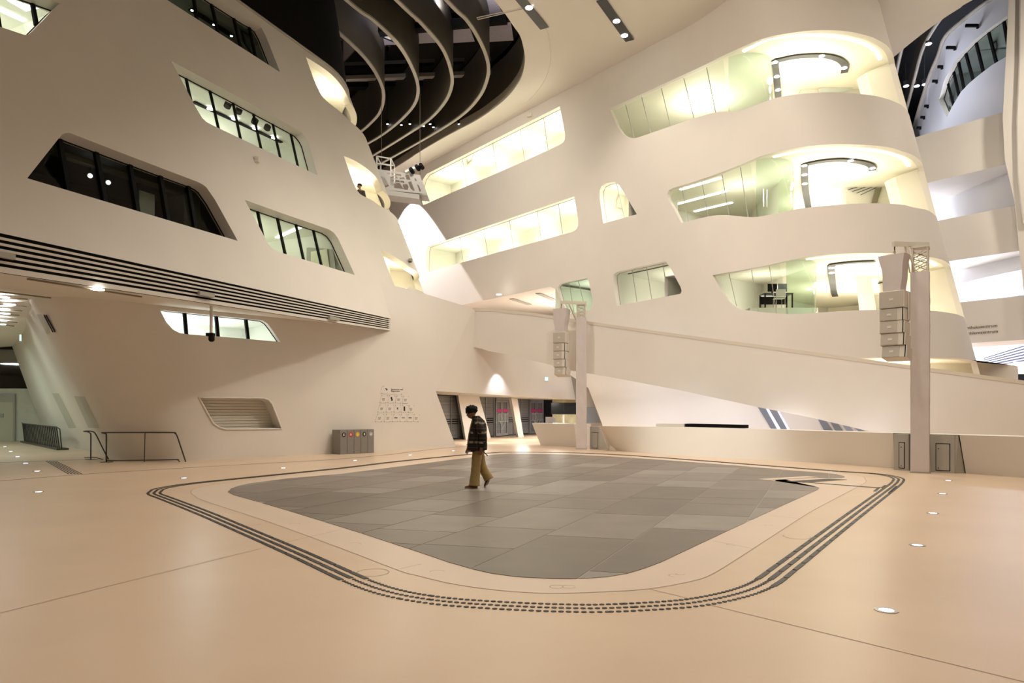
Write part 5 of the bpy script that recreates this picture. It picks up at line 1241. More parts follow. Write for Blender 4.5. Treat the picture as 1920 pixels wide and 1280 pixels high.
# ---------------------------------------------------------------- barriers at the left
stl = mat('dark steel tube', (0.075, 0.070, 0.062, 1), 0.35, metal=0.6)
def P21(x, y, d): return aty(50+x/6.194, 760+y/6.194, d)
o = empty('metal_barrier', aty(199, 866, 21.5)*1.0); o.location.z = 0; tag(o, 'low steel tube barrier standing along the wall, beside the passage mouth', 'barrier')
def tubepart(name, pts, r, parent, base): MB().tube([p-base for p in catmull(pts, 4)], r, 8).build(name, stl, parent, smooth=True)
B0 = o.location.copy()
def gz(p, z): p = p.copy(); p.z = z; return p
pt = lambda x, y: P21(x, y, 21.5)
tubepart('top_rail', [gz(pt(925, 655), 0.012), pt(925, 500), pt(925, 345), pt(912, 325), pt(885, 315), pt(1200, 314), pt(1690, 314), pt(1722, 325), pt(1745, 350), pt(1800, 510), gz(pt(1847, 650), 0.012)], 0.022, o, B0)
tubepart('post', [pt(1375, 318), gz(pt(1366, 660), 0.012)], 0.014, o, B0)
tubepart('low_rail', [pt(930, 640), pt(1180, 638), pt(1720, 628), pt(1752, 632), gz(pt(1780, 652), 0.012)], 0.016, o, B0)
MB().box((0.02, 0, 0.006), (0.3, 0.2, 0.012)).build('foot_plate', stl, o)
o = empty('tube_barrier', aty(170, 862, 22.6)); o.location.z = 0; B0 = o.location.copy(); pt = lambda x, y: P21(x, y, 22.6)
tag(o, 'short bent tube barrier between the slatted rack and the longer barrier', 'barrier')
tubepart('top_rail', [gz(pt(745, 635), 0.012), pt(745, 500), pt(745, 340), pt(735, 320), pt(705, 303), pt(660, 300), pt(700, 297), pt(760, 302), pt(800, 330), pt(870, 470), gz(pt(950, 625), 0.012)], 0.02, o, B0)
tubepart('low_rail', [pt(670, 605), pt(800, 604), pt(830, 612), gz(pt(885, 652), 0.012)], 0.014, o, B0)
MB().box((0.02, 0, 0.006), (0.3, 0.2, 0.012)).build('foot_plate', stl, o)
o = empty('slatted_rack', (-20.2, 28.3, 0)); tag(o, 'dark steel rack of slanted parallel bars along the passage wall', 'rack')
ba, bb = V((-24.7, 34.6, 0)), V((-18.7, 28.2, 0)); dv = (bb-ba).normalized(); B0 = o.location.copy(); lean = -dv*0.62; lean.z = 0
MB().tube([ba+lean*1.6+V((0, 0, 0.98))-B0, ba+lean+V((0, 0, 0.95))-B0, bb+lean*0.8+V((0, 0, 0.92))-B0, bb+dv*0.1+V((0, 0, 0.86))-B0, bb+dv*0.5+V((0, 0, 0.02))-B0], 0.024, 8).build('top_rail', stl, o, smooth=True)
for k in range(22):
    p = ba.lerp(bb, k/21)-B0; MB().bar(p+V((0, 0, 0.06)), p+lean+V((0, 0, 0.95)), 0.05, 0.015).build('slat_bar', stl, o)
MB().obox(ba-B0-dv*0.4+V((-0.1, -0.1, 0)), (bb-ba)*1.08, V((0.30, 0.30, 0)), V((0, 0, 0.07))).build('base_rail', stl, o)

# ---------------------------------------------------------------- camera on a pole, soffit lights, sensors
c = aty(396, 600, 19.9); o = empty('dome_camera', (c.x, c.y, 4.7)); tag(o, 'black dome camera on a white pole below the louvred soffit', 'camera')
zc_ = CH+(HY-631)*19.9/F
MB().cyl((0, 0, 0.2), (0, 0, zc_-4.7+0.1), 0.045, n=14).build('pole', mat('white pole', (0.7, 0.69, 0.66, 1), 0.4), o, smooth=True, auto=40)
MB().cyl((0, 0, 0.05), (0, 0, 0.10), 0.14, n=20).build('ceiling_plate', W, o)
MB().box((-0.02, 0, zc_-4.7+0.06), (0.22, 0.16, 0.09)).build('bracket', M['mull'], o, bevel=0.01)
MB().tube([(0.01, 0, zc_-4.7+0.03), (0.01, 0, zc_-4.7-0.10), (0.01, 0, zc_-4.7-0.135), (0.01, 0, zc_-4.7-0.15)], [0.085, 0.085, 0.06, 0.02], 16).build('dome', M['mull'], o, smooth=True)
def tracklight(a, b, z, wd, lamps, label, m=None, name='track_light', lr=0.12, lm=None, grp=None):
    p, q = onz(a[0], a[1], z), onz(b[0], b[1], z); o = empty(name, (p.x, p.y, z)); tag(o, label, 'light', grp)
    d = (q-p); n = V((-d.y, d.x, 0)).normalized()
    MB().obox(-n*wd/2+V((0, 0, -0.02)), d, n*wd, V((0, 0, 0.03))).build('slot', m or M['track'], o)
    for l in lamps:
        c = onz(l[0], l[1], z-0.03)-p; c.z = -0.03
        MB().cyl(c, c+V((0, 0, 0.012)), lr, n=16).build('lamp_lens', lm or M['lampw'], o)
    return o
tracklight((974, -4), (1021, 53), 19.21, 0.42, [(992, 15)], 'dark ceiling slot with one lit lamp, closest to the roof light', lr=0.16)
tracklight((1127, 0), (1181, 76), 19.21, 0.42, [(1156, 40), (1171, 67)], 'dark ceiling slot with two lit lamps in the pale ceiling', lr=0.16)
slotm = mat('thin slot', (0.22, 0.18, 0.12, 1), 0.6)
tracklight((52, 522.5), (265, 556), 4.55, 0.07, [(183, 543)], 'thin soffit slot with one lamp above the passage mouth', slotm, lr=0.15)
tracklight((-5, 546), (95, 558), 4.70, 0.06, [], 'thin unlit soffit slot over the passage mouth', slotm)
for i, (x0, x1, y, lx) in enumerate(((-20, 52, 557.5, 6), (-20, 50, 571, 18), (-20, 42, 579.5, 8), (-20, 36, 588, 9), (-20, 32, 601, 4), (-20, 26, 608, 2))):
    tracklight((x0, y-2), (x1, y+3), 4.78, 0.05, [(lx, y)], ['first', 'second', 'third', 'fourth', 'fifth', 'last'][i]+' row of lamps on the passage ceiling, counted from the soffit edge', slotm, lr=0.15, grp='passage ceiling lamps')
for i, (x, y, l) in enumerate(((389, 551.5, 'small grey box fixed on the louvre band above the dome camera'), (628, 597, 'small grey box fixed on the louvre band near its tapered end'), (5, 477, 'small grey box fixed on the louvre band at the picture edge'))):
    uv = (SL.at(x, y)); p = SL.p(uv[0], 5.35, -0.13); p = onp(x, y, p, nL); s = p.y/F
    o = MB().obox(p-dL*0.26-V((0, 0, 0.06)), dL*0.52, -nL*0.10, V((0, 0, 0.12))).build('junction_box', M['grey'], bevel=0.01); tag(o, l, 'box', 'boxes on the louvre band')
for i, (x, y) in enumerate(((345, 564.5), (551, 593.5))):
    p = onz(x, y, 4.84); o = MB().cyl(p, p+V((0, 0, 0.08)), 0.10, n=14).build('soffit_spot', M['mull']); tag(o, ['small dark spot fitting in the soffit near the dome camera pole', 'small dark spot fitting in the soffit near the louvre band end'][i], 'light', 'dark spot fittings in the soffit')
for x, y, l in ((479.5, 300.5, 'small white sensor box on the leaning wall between the two window rows'),):
    uv = SL.at(x, y); p = SL.p(uv[0], uv[1], -0.06); o = MB().box((0, 0, 0), (0.16, 0.12, 0.2)).build('wall_sensor', W, bevel=0.02); o.location = p; tag(o, l, 'sensor')
uv = SL.at(766, 489); p = SL.p(uv[0], uv[1], -0.1); o = empty('security_camera', p); tag(o, 'small dark camera beside the lowest corner balcony of the leaning wall', 'camera')
MB().box((0, 0, 0), (0.16, 0.24, 0.12)).build('body', M['grey'], o, bevel=0.02); MB().box((0, 0, -0.08), (0.1, 0.1, 0.06)).build('mount', M['track'], o)
uv = SR.at(995, 216); p = SR.p(uv[0], uv[1], -0.1); o = MB().box((0, 0, 0), (0.3, 0.2, 0.2)).build('wall_sensor', W, bevel=0.02); o.location = p; tag(o, 'small white box on the wall above the upper lit window', 'sensor')
# exit signs
def exitsign(p, w_, h_, xd, label):
    o = empty('exit_sign', p); tag(o, label, 'sign', 'lit exit signs'); xd = V(xd).normalized(); n = V((xd.y, -xd.x, 0))
    MB().obox(-xd*w_/2-V((0, 0, h_/2)), xd*w_, n*-0.05, V((0, 0, h_))).build('housing', W, o)
    MB().obox(-xd*w_*0.46-V((0, 0, h_*0.45))+n*0.002, xd*w_*0.92, n*0.004, V((0, 0, h_*0.9))).build('face', emis('exit face', (0.55, 0.95, 0.90, 1), 1.6), o)
p = onp(1022.5, 710, pA, nD); exitsign(p-nD.normalized()*(0.06 if nD.y > 0 else -0.06), 0.26, 0.20, (1, 0.9, 0), 'small lit sign on the lintel wall above the dark screens')
exitsign(aty(38.5, 633, 27.5), 0.12, 0.28, (1, -0.4, 0), 'small lit blue sign hanging in the side passage')

# ---------------------------------------------------------------- balcony ceiling tracks
for k, px, lp in (('A', [(1460, 190), (1457, 155), (1453.4, 119), (1456, 115.5), (1462, 113.8), (1490, 108), (1520.6, 105.7), (1551, 106.5), (1573.5, 113), (1584.5, 124), (1583, 137)], [(1453.5, 117), (1456.5, 144), (1459, 169), (1541, 105.5), (1583, 128)]),
                  ('B', [(1516, 390), (1510, 356), (1508.5, 314), (1511, 310), (1517, 308.2), (1546, 303), (1581.7, 301.4), (1617, 305.8), (1634, 312), (1636, 320)], [(1508, 311), (1508.5, 328), (1509, 345), (1595, 301.7), (1636, 316)]),
                  ('C', [(1566, 556), (1563, 545), (1558, 506), (1560, 498.5), (1566, 496.5), (1600, 493), (1640, 491.5)], [(1559, 503), (1559.5, 512)])):
    zf, zt, us_, u0 = LEV[k]; z = zt-0.07; P = [onz(x, y, z) for x, y in px]; P = catmull(P, 4)
    o = empty('balcony_track', (P[0].x, P[0].y, z)); tag(o, {'A': 'hook-shaped dark track light on the top balcony ceiling', 'B': 'hook-shaped dark track light on the middle balcony ceiling', 'C': 'hook-shaped dark track light on the lowest balcony ceiling'}[k], 'light', 'balcony track lights')
    A_, B_ = [], []
    for i, p in enumerate(P):
        t = (P[min(i+1, len(P)-1)]-P[max(i-1, 0)]).normalized(); n = V((-t.y, t.x, 0))*0.15; A_.append(p+n-P[0]); B_.append(p-n-P[0])
    MB().loft([[a, b, b+V((0, 0, .03)), a+V((0, 0, .03))] for a, b in zip(A_, B_)]).build('track', M['track'], o)
    for x, y in lp: c = onz(x, y, z-0.02)-P[0]; MB().cyl(c, c+V((0, 0, 0.015)), 0.12, n=14).build('lamp_lens', M['lampw'], o)
# strip lights behind the windows
def striplight(a, b, z, wd, label, grp=None, m=None):
    p, q = onz(a[0], a[1], z), onz(b[0], b[1], z); d = q-p; n = V((-d.y, d.x, 0)).normalized()
    o = MB().obox(p-n*wd/2-V((0, 0, 0.03)), d, n*wd, V((0, 0, 0.03))).build('strip_light', m or M['strip']); tag(o, label, 'light', grp); return o
zB = LEV['B'][1]
for i, (a, b) in enumerate((((1276, 355), (1352, 333)), ((1270, 382), (1364, 357)), ((1302, 396), (1373, 379)))): striplight(a, b, zB-0.005, 0.16, ['topmost', 'middle', 'lowest'][i]+' of three strip lights behind the long rounded window', 'strip lights behind the rounded window')
zM = bounds(RH['M'])[3]+0.12
for i, (a, b) in enumerate((((1192, 538), (1228, 531.5)), ((1206, 549.5), (1246, 542)))): striplight(a, b, zM-0.005, 0.28, ['upper', 'lower'][i]+' strip light behind the small window above the ramp', 'strip lights above the ramp')
striplight((1178, 513), (1252, 497), zM-0.004, 0.10, 'dark ceiling rail behind the small window above the ramp', None, M['track'])
zb_ = ROOM['B'][3]
striplight((519, 445), (566, 424), zb_-0.005, 0.13, 'slanted strip light behind the lower right leaning window')
ze = ROOM['E'][3]
striplight((-30, 4), (46, 38), ze-0.005, 0.14, 'strip light behind the topmost corner window'); striplight((28, -4), (62, 16), ze-0.005, 0.5, 'broad bright light panel behind the topmost corner window')
zc = ROOM['C'][3]
tracklight((362, 191), (528, 267), zc-0.03, 0.16, [(394, 204.5), (440, 223.5), (479, 241.5), (514, 259)], 'dark track with four lamps behind the middle leaning window', M['mull'], lr=0.11)
for i, (x, y) in enumerate(((425.5, 200.5), (446, 211), (476.5, 230.5), (500, 242))):
    p = onz(x, y, zc-0.28); o = empty('ceiling_spot', (p.x, p.y, zc-0.28)); tag(o, ['first', 'second', 'third', 'fourth'][i]+' black round spotlight behind the middle leaning window', 'light', 'black spotlights behind the middle window')
    MB().cyl((0, 0, 0), (0.03, 0.05, 0.14), 0.12, n=14).build('can', M['mull'], o); MB().cyl((0.02, 0.02, 0.1), (0.02, 0.02, 0.29), 0.02, n=6).build('stem', M['grey'], o)
zd = ROOM['D'][3]
tracklight((356, 17), (436, 68), zd-0.03, 0.2, [(360, 20), (401, 47), (434, 68)], 'dark track with small lamps behind the top leaning window', M['mull'], lr=0.05)
# dark window: two spotlights, a beam and two printed boards inside
uA = SL.at(270, 370); PA0 = SL.p(uA[0], uA[1], 2.2); PB0 = SL.p(uA[0], uA[1], 1.4)
for i, (x, y) in enumerate(((169, 329.5), (203, 342))):
    p = onp(x, y, PA0, nL); o = empty('spot_lamp', p); tag(o, ['first', 'second'][i]+' small bright spotlight behind the dark leaning window', 'light', 'spotlights behind the dark window')
    MB().cyl((0, 0, 0), (-0.06, 0.12, 0.05), 0.075, n=12).build('can', M['track'], o); MB().cyl((0.002, -0.004, -0.001), (0.012, -0.02, -0.006), 0.055, n=12).build('lens', M['lampw'], o); MB().cyl((-0.04, 0.08, 0.06), (-0.04, 0.08, ROOM['A'][3]-p.z), 0.012, n=6).build('stem', M['track'], o)
pa, pb = onp(92, 281, PA0, nL), onp(330, 358, PA0, nL)
o = MB().bar(pa, pb, 0.25, 0.16).build('ceiling_beam', mat('dim beam', (0.10, 0.095, 0.06, 1), 0.6), kind='structure')
zfA = ROOM['A'][2]
def board(px, label, m, txt=None):
    P = [onp(x, y, PB0, nL) for x, y in px]; lo = zfA+0.02; x0, x1 = P[0], P[1]
    o = empty('roll_up_board', V((x0.x, x0.y, lo))); tag(o, label, 'board'); b = o.location.copy()
    u = V((x1.x-x0.x, x1.y-x0.y, 0)); zt = P[0].z
    MB().obox(V((0, 0, 0)), u, -nL*0.03, V((0, 0, zt-lo))).build('panel', m, o); MB().obox(nL*0.15-u*0.05, u*1.1, -nL*0.35, V((0, 0, 0.03))).build('foot', M['grey'], o)
    if txt: t = text(txt, V((0, 0, 0)), u, 0.34, prn, align='CENTER'); t.parent = o; t.matrix_local = Matrix.Translation(u*0.55+nL*0.012+V((0, 0, zt-lo-1.0))) @ t.matrix_world.to_3x3().to_4x4()
board([(262, 356), (290, 361)], 'pale printed board behind the dark leaning window', mat('board white', (0.40, 0.42, 0.38, 1), 0.6))
board([(346, 361), (376, 369)], 'dim board with a large W behind the dark leaning window', mat('board grey', (0.12, 0.125, 0.11, 1), 0.6), 'W')
# door seen inside the lower right leaning window
PBd = SL.p(ROOM['B'][1]+0.3, 7.5, 1.0)-dL*0.05; nB = -dL
def quadin(px, m, name, parent=None, off=0.0): return MB().prism([onp(x, y, PBd+nB*off, nB) for x, y in px], nB*0.04).build(name, m, parent)
dr = quadin([(576, 465), (624, 457), (632, 515), (576, 505)], M['grey'], 'door_4'); dr['kind'] = 'structure'
quadin([(584, 472), (614, 467), (620, 512), (584, 503)], mat('lit leaf', (0.80, 0.78, 0.60, 1), 0.5), 'door_leaf', dr, 0.05)

# ---------------------------------------------------------------- desk behind the lowest nose window
zf = LEV['C'][0]; dp = aty(1455, 560, 31.0); 
pod = MB().box((dp.x, dp.y, (zf+6.15)/2), (3.0, 1.8, 6.15-zf)).build('floor_podium', M['roomw'], kind='structure')
o = empty('office_desk', (dp.x, dp.y, 6.15)); tag(o, 'dark desk behind the lowest rounded window', 'desk')
MB().box((0, 0, 0.73), (1.3, 0.7, 0.04)).build('desk_top', M['track'], o)
for sx in (-1, 1):
    for sy in (-1, 1): MB().box((sx*0.61, sy*0.31, 0.355), (0.05, 0.05, 0.71)).build('leg', M['mull'], o)
MB().box((0, 0.3, 0.5), (1.2, 0.02, 0.35)).build('modesty_panel', M['mull'], o)
for i, x in enumerate((-0.15, 0.3)):
    m = empty('computer_monitor', (dp.x+x, dp.y+0.05, 6.90)); tag(m, ['black', 'blue-grey'][i]+' monitor on the dark desk behind the lowest rounded window', 'monitor', 'monitors on the desk')
    MB().box((0, 0, 0.30), (0.42, 0.04, 0.36)).build('screen', M['mull'] if i == 0 else slw, m); MB().box((0, 0.02, 0.07), (0.06, 0.04, 0.14)).box((0, 0.02, 0.008), (0.22, 0.16, 0.012)).build('stand', M['mull'], m)
o = empty('visitor_chair', (dp.x-0.1, dp.y-0.62, 6.15)); tag(o, 'pale chair in front of the dark desk behind the lowest rounded window', 'chair')
pc_ = mat('chair white', (0.6, 0.6, 0.56, 1), 0.5)
MB().box((0, 0, 0.45), (0.42, 0.40, 0.03)).build('seat', pc_, o); MB().box((0, -0.19, 0.68), (0.42, 0.03, 0.30)).build('backrest', pc_, o)
for sx in (-1, 1):
    for sy in (-1, 1): MB().cyl((sx*0.19, sy*0.18, 0), (sx*0.19, sy*0.18, 0.68 if sy < 0 else 0.44), 0.013, n=6).build('leg', M['grey'], o)

# ---------------------------------------------------------------- hanging catwalk between the buildings
D7 = 37.0
def c7(x, y, d=D7): return aty(690+x/9.14, 280+y/9.14, d)
cat = empty('hanging_catwalk', c7(560, 600)); tag(cat, 'hanging grey steel catwalk with oblong openings between the two buildings', 'catwalk'); B0 = cat.location.copy()
gm = mat('catwalk grey', (0.34, 0.33, 0.31, 1), 0.5)
outl = [(140, 335), (640, 400), (890, 440), (1015, 770), (880, 770), (270, 690), (200, 520)]
hl = [[(230, 470), (290, 500), (350, 620), (290, 640), (250, 590)], [(400, 500), (440, 470), (490, 480), (560, 600), (575, 660), (460, 650), (400, 590)], [(550, 500), (610, 490), (640, 520), (685, 640), (670, 680), (600, 670)], [(650, 460), (700, 450), (740, 560), (790, 690), (770, 695), (710, 640)], [(800, 500), (825, 515), (900, 690), (880, 710), (850, 640)], [(320, 395), (560, 425), (570, 460), (340, 430)]]
hl = [[((q[0]-sum(a[0] for a in h)/len(h))*1.18+sum(a[0] for a in h)/len(h), (q[1]-sum(a[1] for a in h)/len(h))*1.15+sum(a[1] for a in h)/len(h)) for q in h] for h in hl[:5]]+[hl[5]]
for s, dd_ in ((0, 0.0), (1, 1.1)):
    mb = MB(); vo, fo = tri2d(outl, hl, 0, 0, 400)
    if s == 0:
        mb.add([c7(q[0], q[1])-B0 for q in vo], fo); mb.build('side_panel', gm, cat)
    else: mb.add([c7(q[0], q[1])+V((0, dd_, 0))-B0 for q in vo], fo); mb.build('side_panel', gm, cat)
bt = [c7(270, 690)-B0, c7(880, 770)-B0, c7(1015, 770)-B0]; MB().prism([bt[0], bt[2], bt[2]+V((0, 1.1, 0)), bt[0]+V((0, 1.1, 0))], V((0, 0, -0.06))).build('deck', gm, cat)
MB().obox(bt[0]-V((0, 0.02, 0.26)), bt[1]-bt[0], V((0, 1.14, 0)), V((0, 0, 0.24))).build('edge_beam', gm, cat)
cg = MB(); cp = [c7(150, 340), c7(390, 380)]; hgt = V((0, 0, 0.7))
for p in cp:
    for dy in (0, 1.1): MB().bar(p+V((0, dy, -0.3))-B0, p+V((0, dy, 0))+hgt-B0, 0.07).build('cage_post', M['steel'], cat)
for dy in (0, 1.1):
    for z in (0.32, 0.7): MB().bar(cp[0]+V((0, dy, z))-B0, cp[1]+V((0, dy, z))-B0, 0.06).build('cage_rail', M['steel'], cat)
for p in cp: MB().bar(p+hgt-B0, p+hgt+V((0, 1.1, 0))-B0, 0.06).build('cage_rail', M['steel'], cat)
MB().bar(c7(640, 390)-B0, c7(900, 265)-B0, 0.16, 0.12).build('lamp_bar', M['steel'], cat)
for x, y in ((740, 360), (840, 310), (905, 285)): p = c7(x, y)-B0-V((0, 0.25, 0)); MB().cyl(p, p+V((0.1, 0.3, -0.1)), 0.11, n=12).build('flood_light', M['mull'], cat)
for x in (200, 870): p = c7(x, 430)-B0+V((0, 0.5, 0)); MB().cyl(p, V((p.x, p.y, 19.3-B0.z)), 0.014, n=6).build('hanger_rod', M['fin'], cat)

# ---------------------------------------------------------------- spots hung between the roof fins, and pale panels painted for reflections in the glass
for i, (x, y) in enumerate(((726, 232), (752, 234), (768, 232), (794, 236), (812, 238), (806, 232), (860, 232))):
    p = onz(x, y, 19.6); o = empty('fin_spot', p); tag(o, ['first', 'second', 'third', 'fourth', 'fifth', 'sixth', 'last'][i]+' small black spotlight among the roof fins, counted from the left building', 'light', 'spotlights among the roof fins')
    MB().cyl((0, 0, 0.22), (0.02, -0.02, -0.02), 0.085, n=10).build('can', M['mull'], o); MB().cyl((0.021, -0.021, -0.022), (0.022, -0.022, -0.03), 0.06, n=10).build('lens', M['lampw'], o); MB().cyl((0, 0, 0.2), (0, 0, 2.2), 0.02, n=6).build('stem', M['mull'], o)
lv = mat('pale glass reflection', (0.55, 0.53, 0.60, 1), 0.7, var=0.12, scale=6, stretch=(1, 6, 1))
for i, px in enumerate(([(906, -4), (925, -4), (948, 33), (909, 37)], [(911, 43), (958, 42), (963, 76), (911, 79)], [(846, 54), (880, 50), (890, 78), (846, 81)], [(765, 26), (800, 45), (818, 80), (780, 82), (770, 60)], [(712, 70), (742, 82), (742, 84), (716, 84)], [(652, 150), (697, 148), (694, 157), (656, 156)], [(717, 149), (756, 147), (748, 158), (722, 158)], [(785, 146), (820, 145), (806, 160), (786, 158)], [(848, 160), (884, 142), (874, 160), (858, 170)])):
    P = [onz(x, y, 21.95) for x, y in px]; MB().prism(P, (0, 0, 0.02)).build('reflection_panel', lv, CEIL)
for x, y, z, e in ((-0.6, 31.5, 20.9, 160), (-3.2, 32.5, 20.9, 120), (-5.5, 35.5, 20.9, 90), (-6, 32, 20.9, 70)): lamp((x, y, z), e, (0.86, 0.84, 1.0), 0.4, aim=(x, y, 23))  # added lamps that only light the reflection panels
# lamps in the atrium roof beyond the nose
for i, (x, y) in enumerate(((1683, 163), (1699, 161), (1719, 161), (1734, 158), (1741, 82))):
    p = onz(x, y, 24.3); o = empty('atrium_spot', p); tag(o, ['first', 'second', 'third', 'fourth', 'highest'][i]+' violet-white spotlight under the dark atrium roof', 'light', 'spotlights under the atrium roof')
    MB().cyl((0, 0, 0), (0, 0.05, 0.35), 0.16, n=10).build('can', M['track'], o); MB().cyl((0, 0, -0.004), (0, 0, -0.03), 0.17, n=12).build('lens', M['lampv'], o); MB().cyl((0, 0.05, 0.3), (0, 0.05, 2.75), 0.03, n=6).build('stem', M['track'], o)
for i, (x0, x1, y) in enumerate(((1808, 1836, 44), (1773, 1793, 85), (1758, 1769, 120.5), (1748, 1759, 147.5), (1733, 1742, 194), (1726, 1735, 215), (1719, 1728, 234.5))):
    uv = SF.at(x1, y+5); p = SF.p(uv[0], uv[1], -0.05); L_ = (x1-x0)*p.y/F
    o = empty('wall_bracket', p); tag(o, ['first', 'second', 'third', 'fourth', 'fifth', 'sixth', 'last'][i]+' black bracket lamp on the curved atrium wall, counted from the top', 'lamp', 'bracket lamps on the curved wall')
    MB().box((-L_/2, -0.05, 0), (L_*0.8, 0.1, 0.16)).build('arm', M['mull'], o); MB().box((-0.04, 0, -0.02), (0.1, 0.1, 0.22)).build('plate', M['mull'], o)
# terrace details
for i, (x, y) in enumerate(((935.5, 552.5), (1034.5, 574))):
    p = onz(x, y, 8.58); o = MB().cyl(p, p+V((0, 0, 0.03)), 0.16, n=16).build('terrace_downlight', M['lampw']); tag(o, ['downlight near the terrace pillar', 'downlight near the far end of the terrace ceiling'][i], 'light', 'terrace downlights')
for i, (a, b) in enumerate((((960, 560), (993, 570.5)), ((1009, 549.5), (1040, 562.5)))): striplight(a, b, 8.6, 0.35, ['grey vent slot in the terrace ceiling near the glass', 'grey vent slot in the terrace ceiling near the rounded wall end'][i], 'terrace ceiling vents', M['grey'])
# ---------------------------------------------------------------- people
def skin_body(name, joints, edges, m, parent, root=0, lv=2):
    me = bpy.data.meshes.new(name); me.from_pydata([j[0] for j in joints], edges, []); me.update()
    o = bpy.data.objects.new(name, me); COL.objects.link(o)
    md = o.modifiers.new('skin', 'SKIN'); md.use_smooth_shade = True
    for i, j in enumerate(joints):
        v = me.skin_vertices[0].data[i]; v.radius = (j[1], j[2] if len(j) > 2 else j[1]); v.use_root = (i == root)
    s = o.modifiers.new('sub', 'SUBSURF'); s.levels = lv; s.render_levels = lv
    dg = bpy.context.evaluated_depsgraph_get(); ev = o.evaluated_get(dg); nm = bpy.data.meshes.new_from_object(ev)
    o.modifiers.clear(); o.data = nm; nm.materials.clear(); nm.materials.append(m); nm.shade_smooth(); o.parent = parent
    return o
def ell(c, rx, ry, n=16, tilt=0.0, ph=0.0, rough=0.0):
    out = []
    for i in range(n):
        a = 2*math.pi*i/n; k = 1+rough*math.sin(3*a+ph)
        out.append(V((c[0]+rx*k*math.cos(a), c[1]+ry*k*math.sin(a), c[2]+tilt*rx*math.cos(a))))
    return out
skin = mat('skin', (0.30, 0.155, 0.095, 1), 0.55); hairm = mat('black curly hair', (0.008, 0.006, 0.005, 1), 0.8, bump=0.6, bscale=60)
khaki = mat('khaki cotton', (0.40, 0.285, 0.115, 1), 0.85, var=0.08, scale=8, bump=0.2, bscale=14)
shoe = mat('red brown leather', (0.16, 0.045, 0.030, 1), 0.5); sole = mat('shoe sole', (0.55, 0.48, 0.42, 1), 0.7)
jk = mat('plaid wool jacket', (0.015, 0.013, 0.010, 1), 0.9)
def plaid(m):
    nt = m.node_tree; N = nt.nodes; L = nt.links; tc = N.new('ShaderNodeTexCoord'); sp = N.new('ShaderNodeSeparateXYZ'); L.new(tc.outputs['Object'], sp.inputs[0])
    def bandn(sock, period, width, off):
        a = N.new('ShaderNodeMath'); a.operation = 'ADD'; a.inputs[1].default_value = off+10; L.new(sock, a.inputs[0])
        b = N.new('ShaderNodeMath'); b.operation = 'MODULO'; b.inputs[1].default_value = period; L.new(a.outputs[0], b.inputs[0])
        c = N.new('ShaderNodeMath'); c.operation = 'LESS_THAN'; c.inputs[1].default_value = width; L.new(b.outputs[0], c.inputs[0]); return c.outputs[0]
    z1 = bandn(sp.outputs['Z'], 0.20, 0.045, 0.055); z2 = bandn(sp.outputs['Z'], 0.20, 0.014, -0.05); x1 = bandn(sp.outputs['X'], 0.24, 0.025, 0.06)
    no = N.new('ShaderNodeTexNoise'); no.inputs['Scale'].default_value = 9; L.new(tc.outputs['Object'], no.inputs['Vector'])
    r = N.new('ShaderNodeMapRange'); r.inputs[1].default_value = 0.42; r.inputs[2].default_value = 0.58; L.new(no.outputs['Fac'], r.inputs[0])
    def mx(base, fac, col, amt, mod=None):
        f = N.new('ShaderNodeMath'); f.operation = 'MULTIPLY'; f.inputs[1].default_value = amt; L.new(fac, f.inputs[0]); fo = f.outputs[0]
        if mod is not None: g = N.new('ShaderNodeMath'); g.operation = 'MULTIPLY'; L.new(fo, g.inputs[0]); L.new(mod, g.inputs[1]); fo = g.outputs[0]
        k = N.new('ShaderNodeMix'); k.data_type = 'RGBA'; L.new(fo, k.inputs[0]); k.inputs[7].default_value = col
        if isinstance(base, tuple): k.inputs[6].default_value = base
        else: L.new(base, k.inputs[6])
        return k.outputs[2]
    c = mx((0.014, 0.012, 0.009, 1), z1, (0.42, 0.36, 0.25, 1), 0.9, r.outputs[0]); c = mx(c, z2, (0.16, 0.10, 0.035, 1), 0.5); c = mx(c, x1, (0.22, 0.15, 0.05, 1), 0.22)
    L.new(c, N['Principled BSDF'].inputs['Base Color'])
plaid(jk)
pb = G(893, 914.6); S_ = pb.y/F
PR = empty('person', (pb.x, pb.y, 0.007)); tag(PR, 'person in a dark plaid jacket and khaki trousers walking with bowed head', 'person')
J = [((0.035, 0, 0.86), 0.12, 0.13), ((0.05, 0, 1.02), 0.115, 0.13), ((0.06, 0, 1.20), 0.12, 0.15), ((0.03, 0, 1.36), 0.09, 0.13), ((-0.02, 0, 1.43), 0.055), ((-0.065, 0, 1.49), 0.05), ((-0.095, 0, 1.55), 0.080, 0.072), ((-0.09, 0, 1.615), 0.07, 0.066),
     # near leg (in front) and far leg (behind, heel lifted)
     ((0.03, -0.09, 0.80), 0.085), ((0.0, -0.095, 0.47), 0.06), ((-0.035, -0.095, 0.11), 0.042), ((-0.06, -0.095, 0.06), 0.040), ((-0.17, -0.10, 0.035), 0.030),
     ((0.05, 0.09, 0.80), 0.085), ((0.10, 0.095, 0.47), 0.06), ((0.245, 0.095, 0.20), 0.042), ((0.255, 0.095, 0.15), 0.038), ((0.20, 0.095, 0.04), 0.028),
     # near arm and far arm
     ((0.06, -0.19, 1.34), 0.062), ((0.15, -0.255, 1.09), 0.046), ((0.12, -0.25, 0.86), 0.032), ((0.105, -0.245, 0.80), 0.036, 0.022),
     ((0.02, 0.19, 1.34), 0.062), ((-0.04, 0.25, 1.08), 0.046), ((-0.17, 0.20, 0.86), 0.032), ((-0.195, 0.185, 0.80), 0.036, 0.022)]
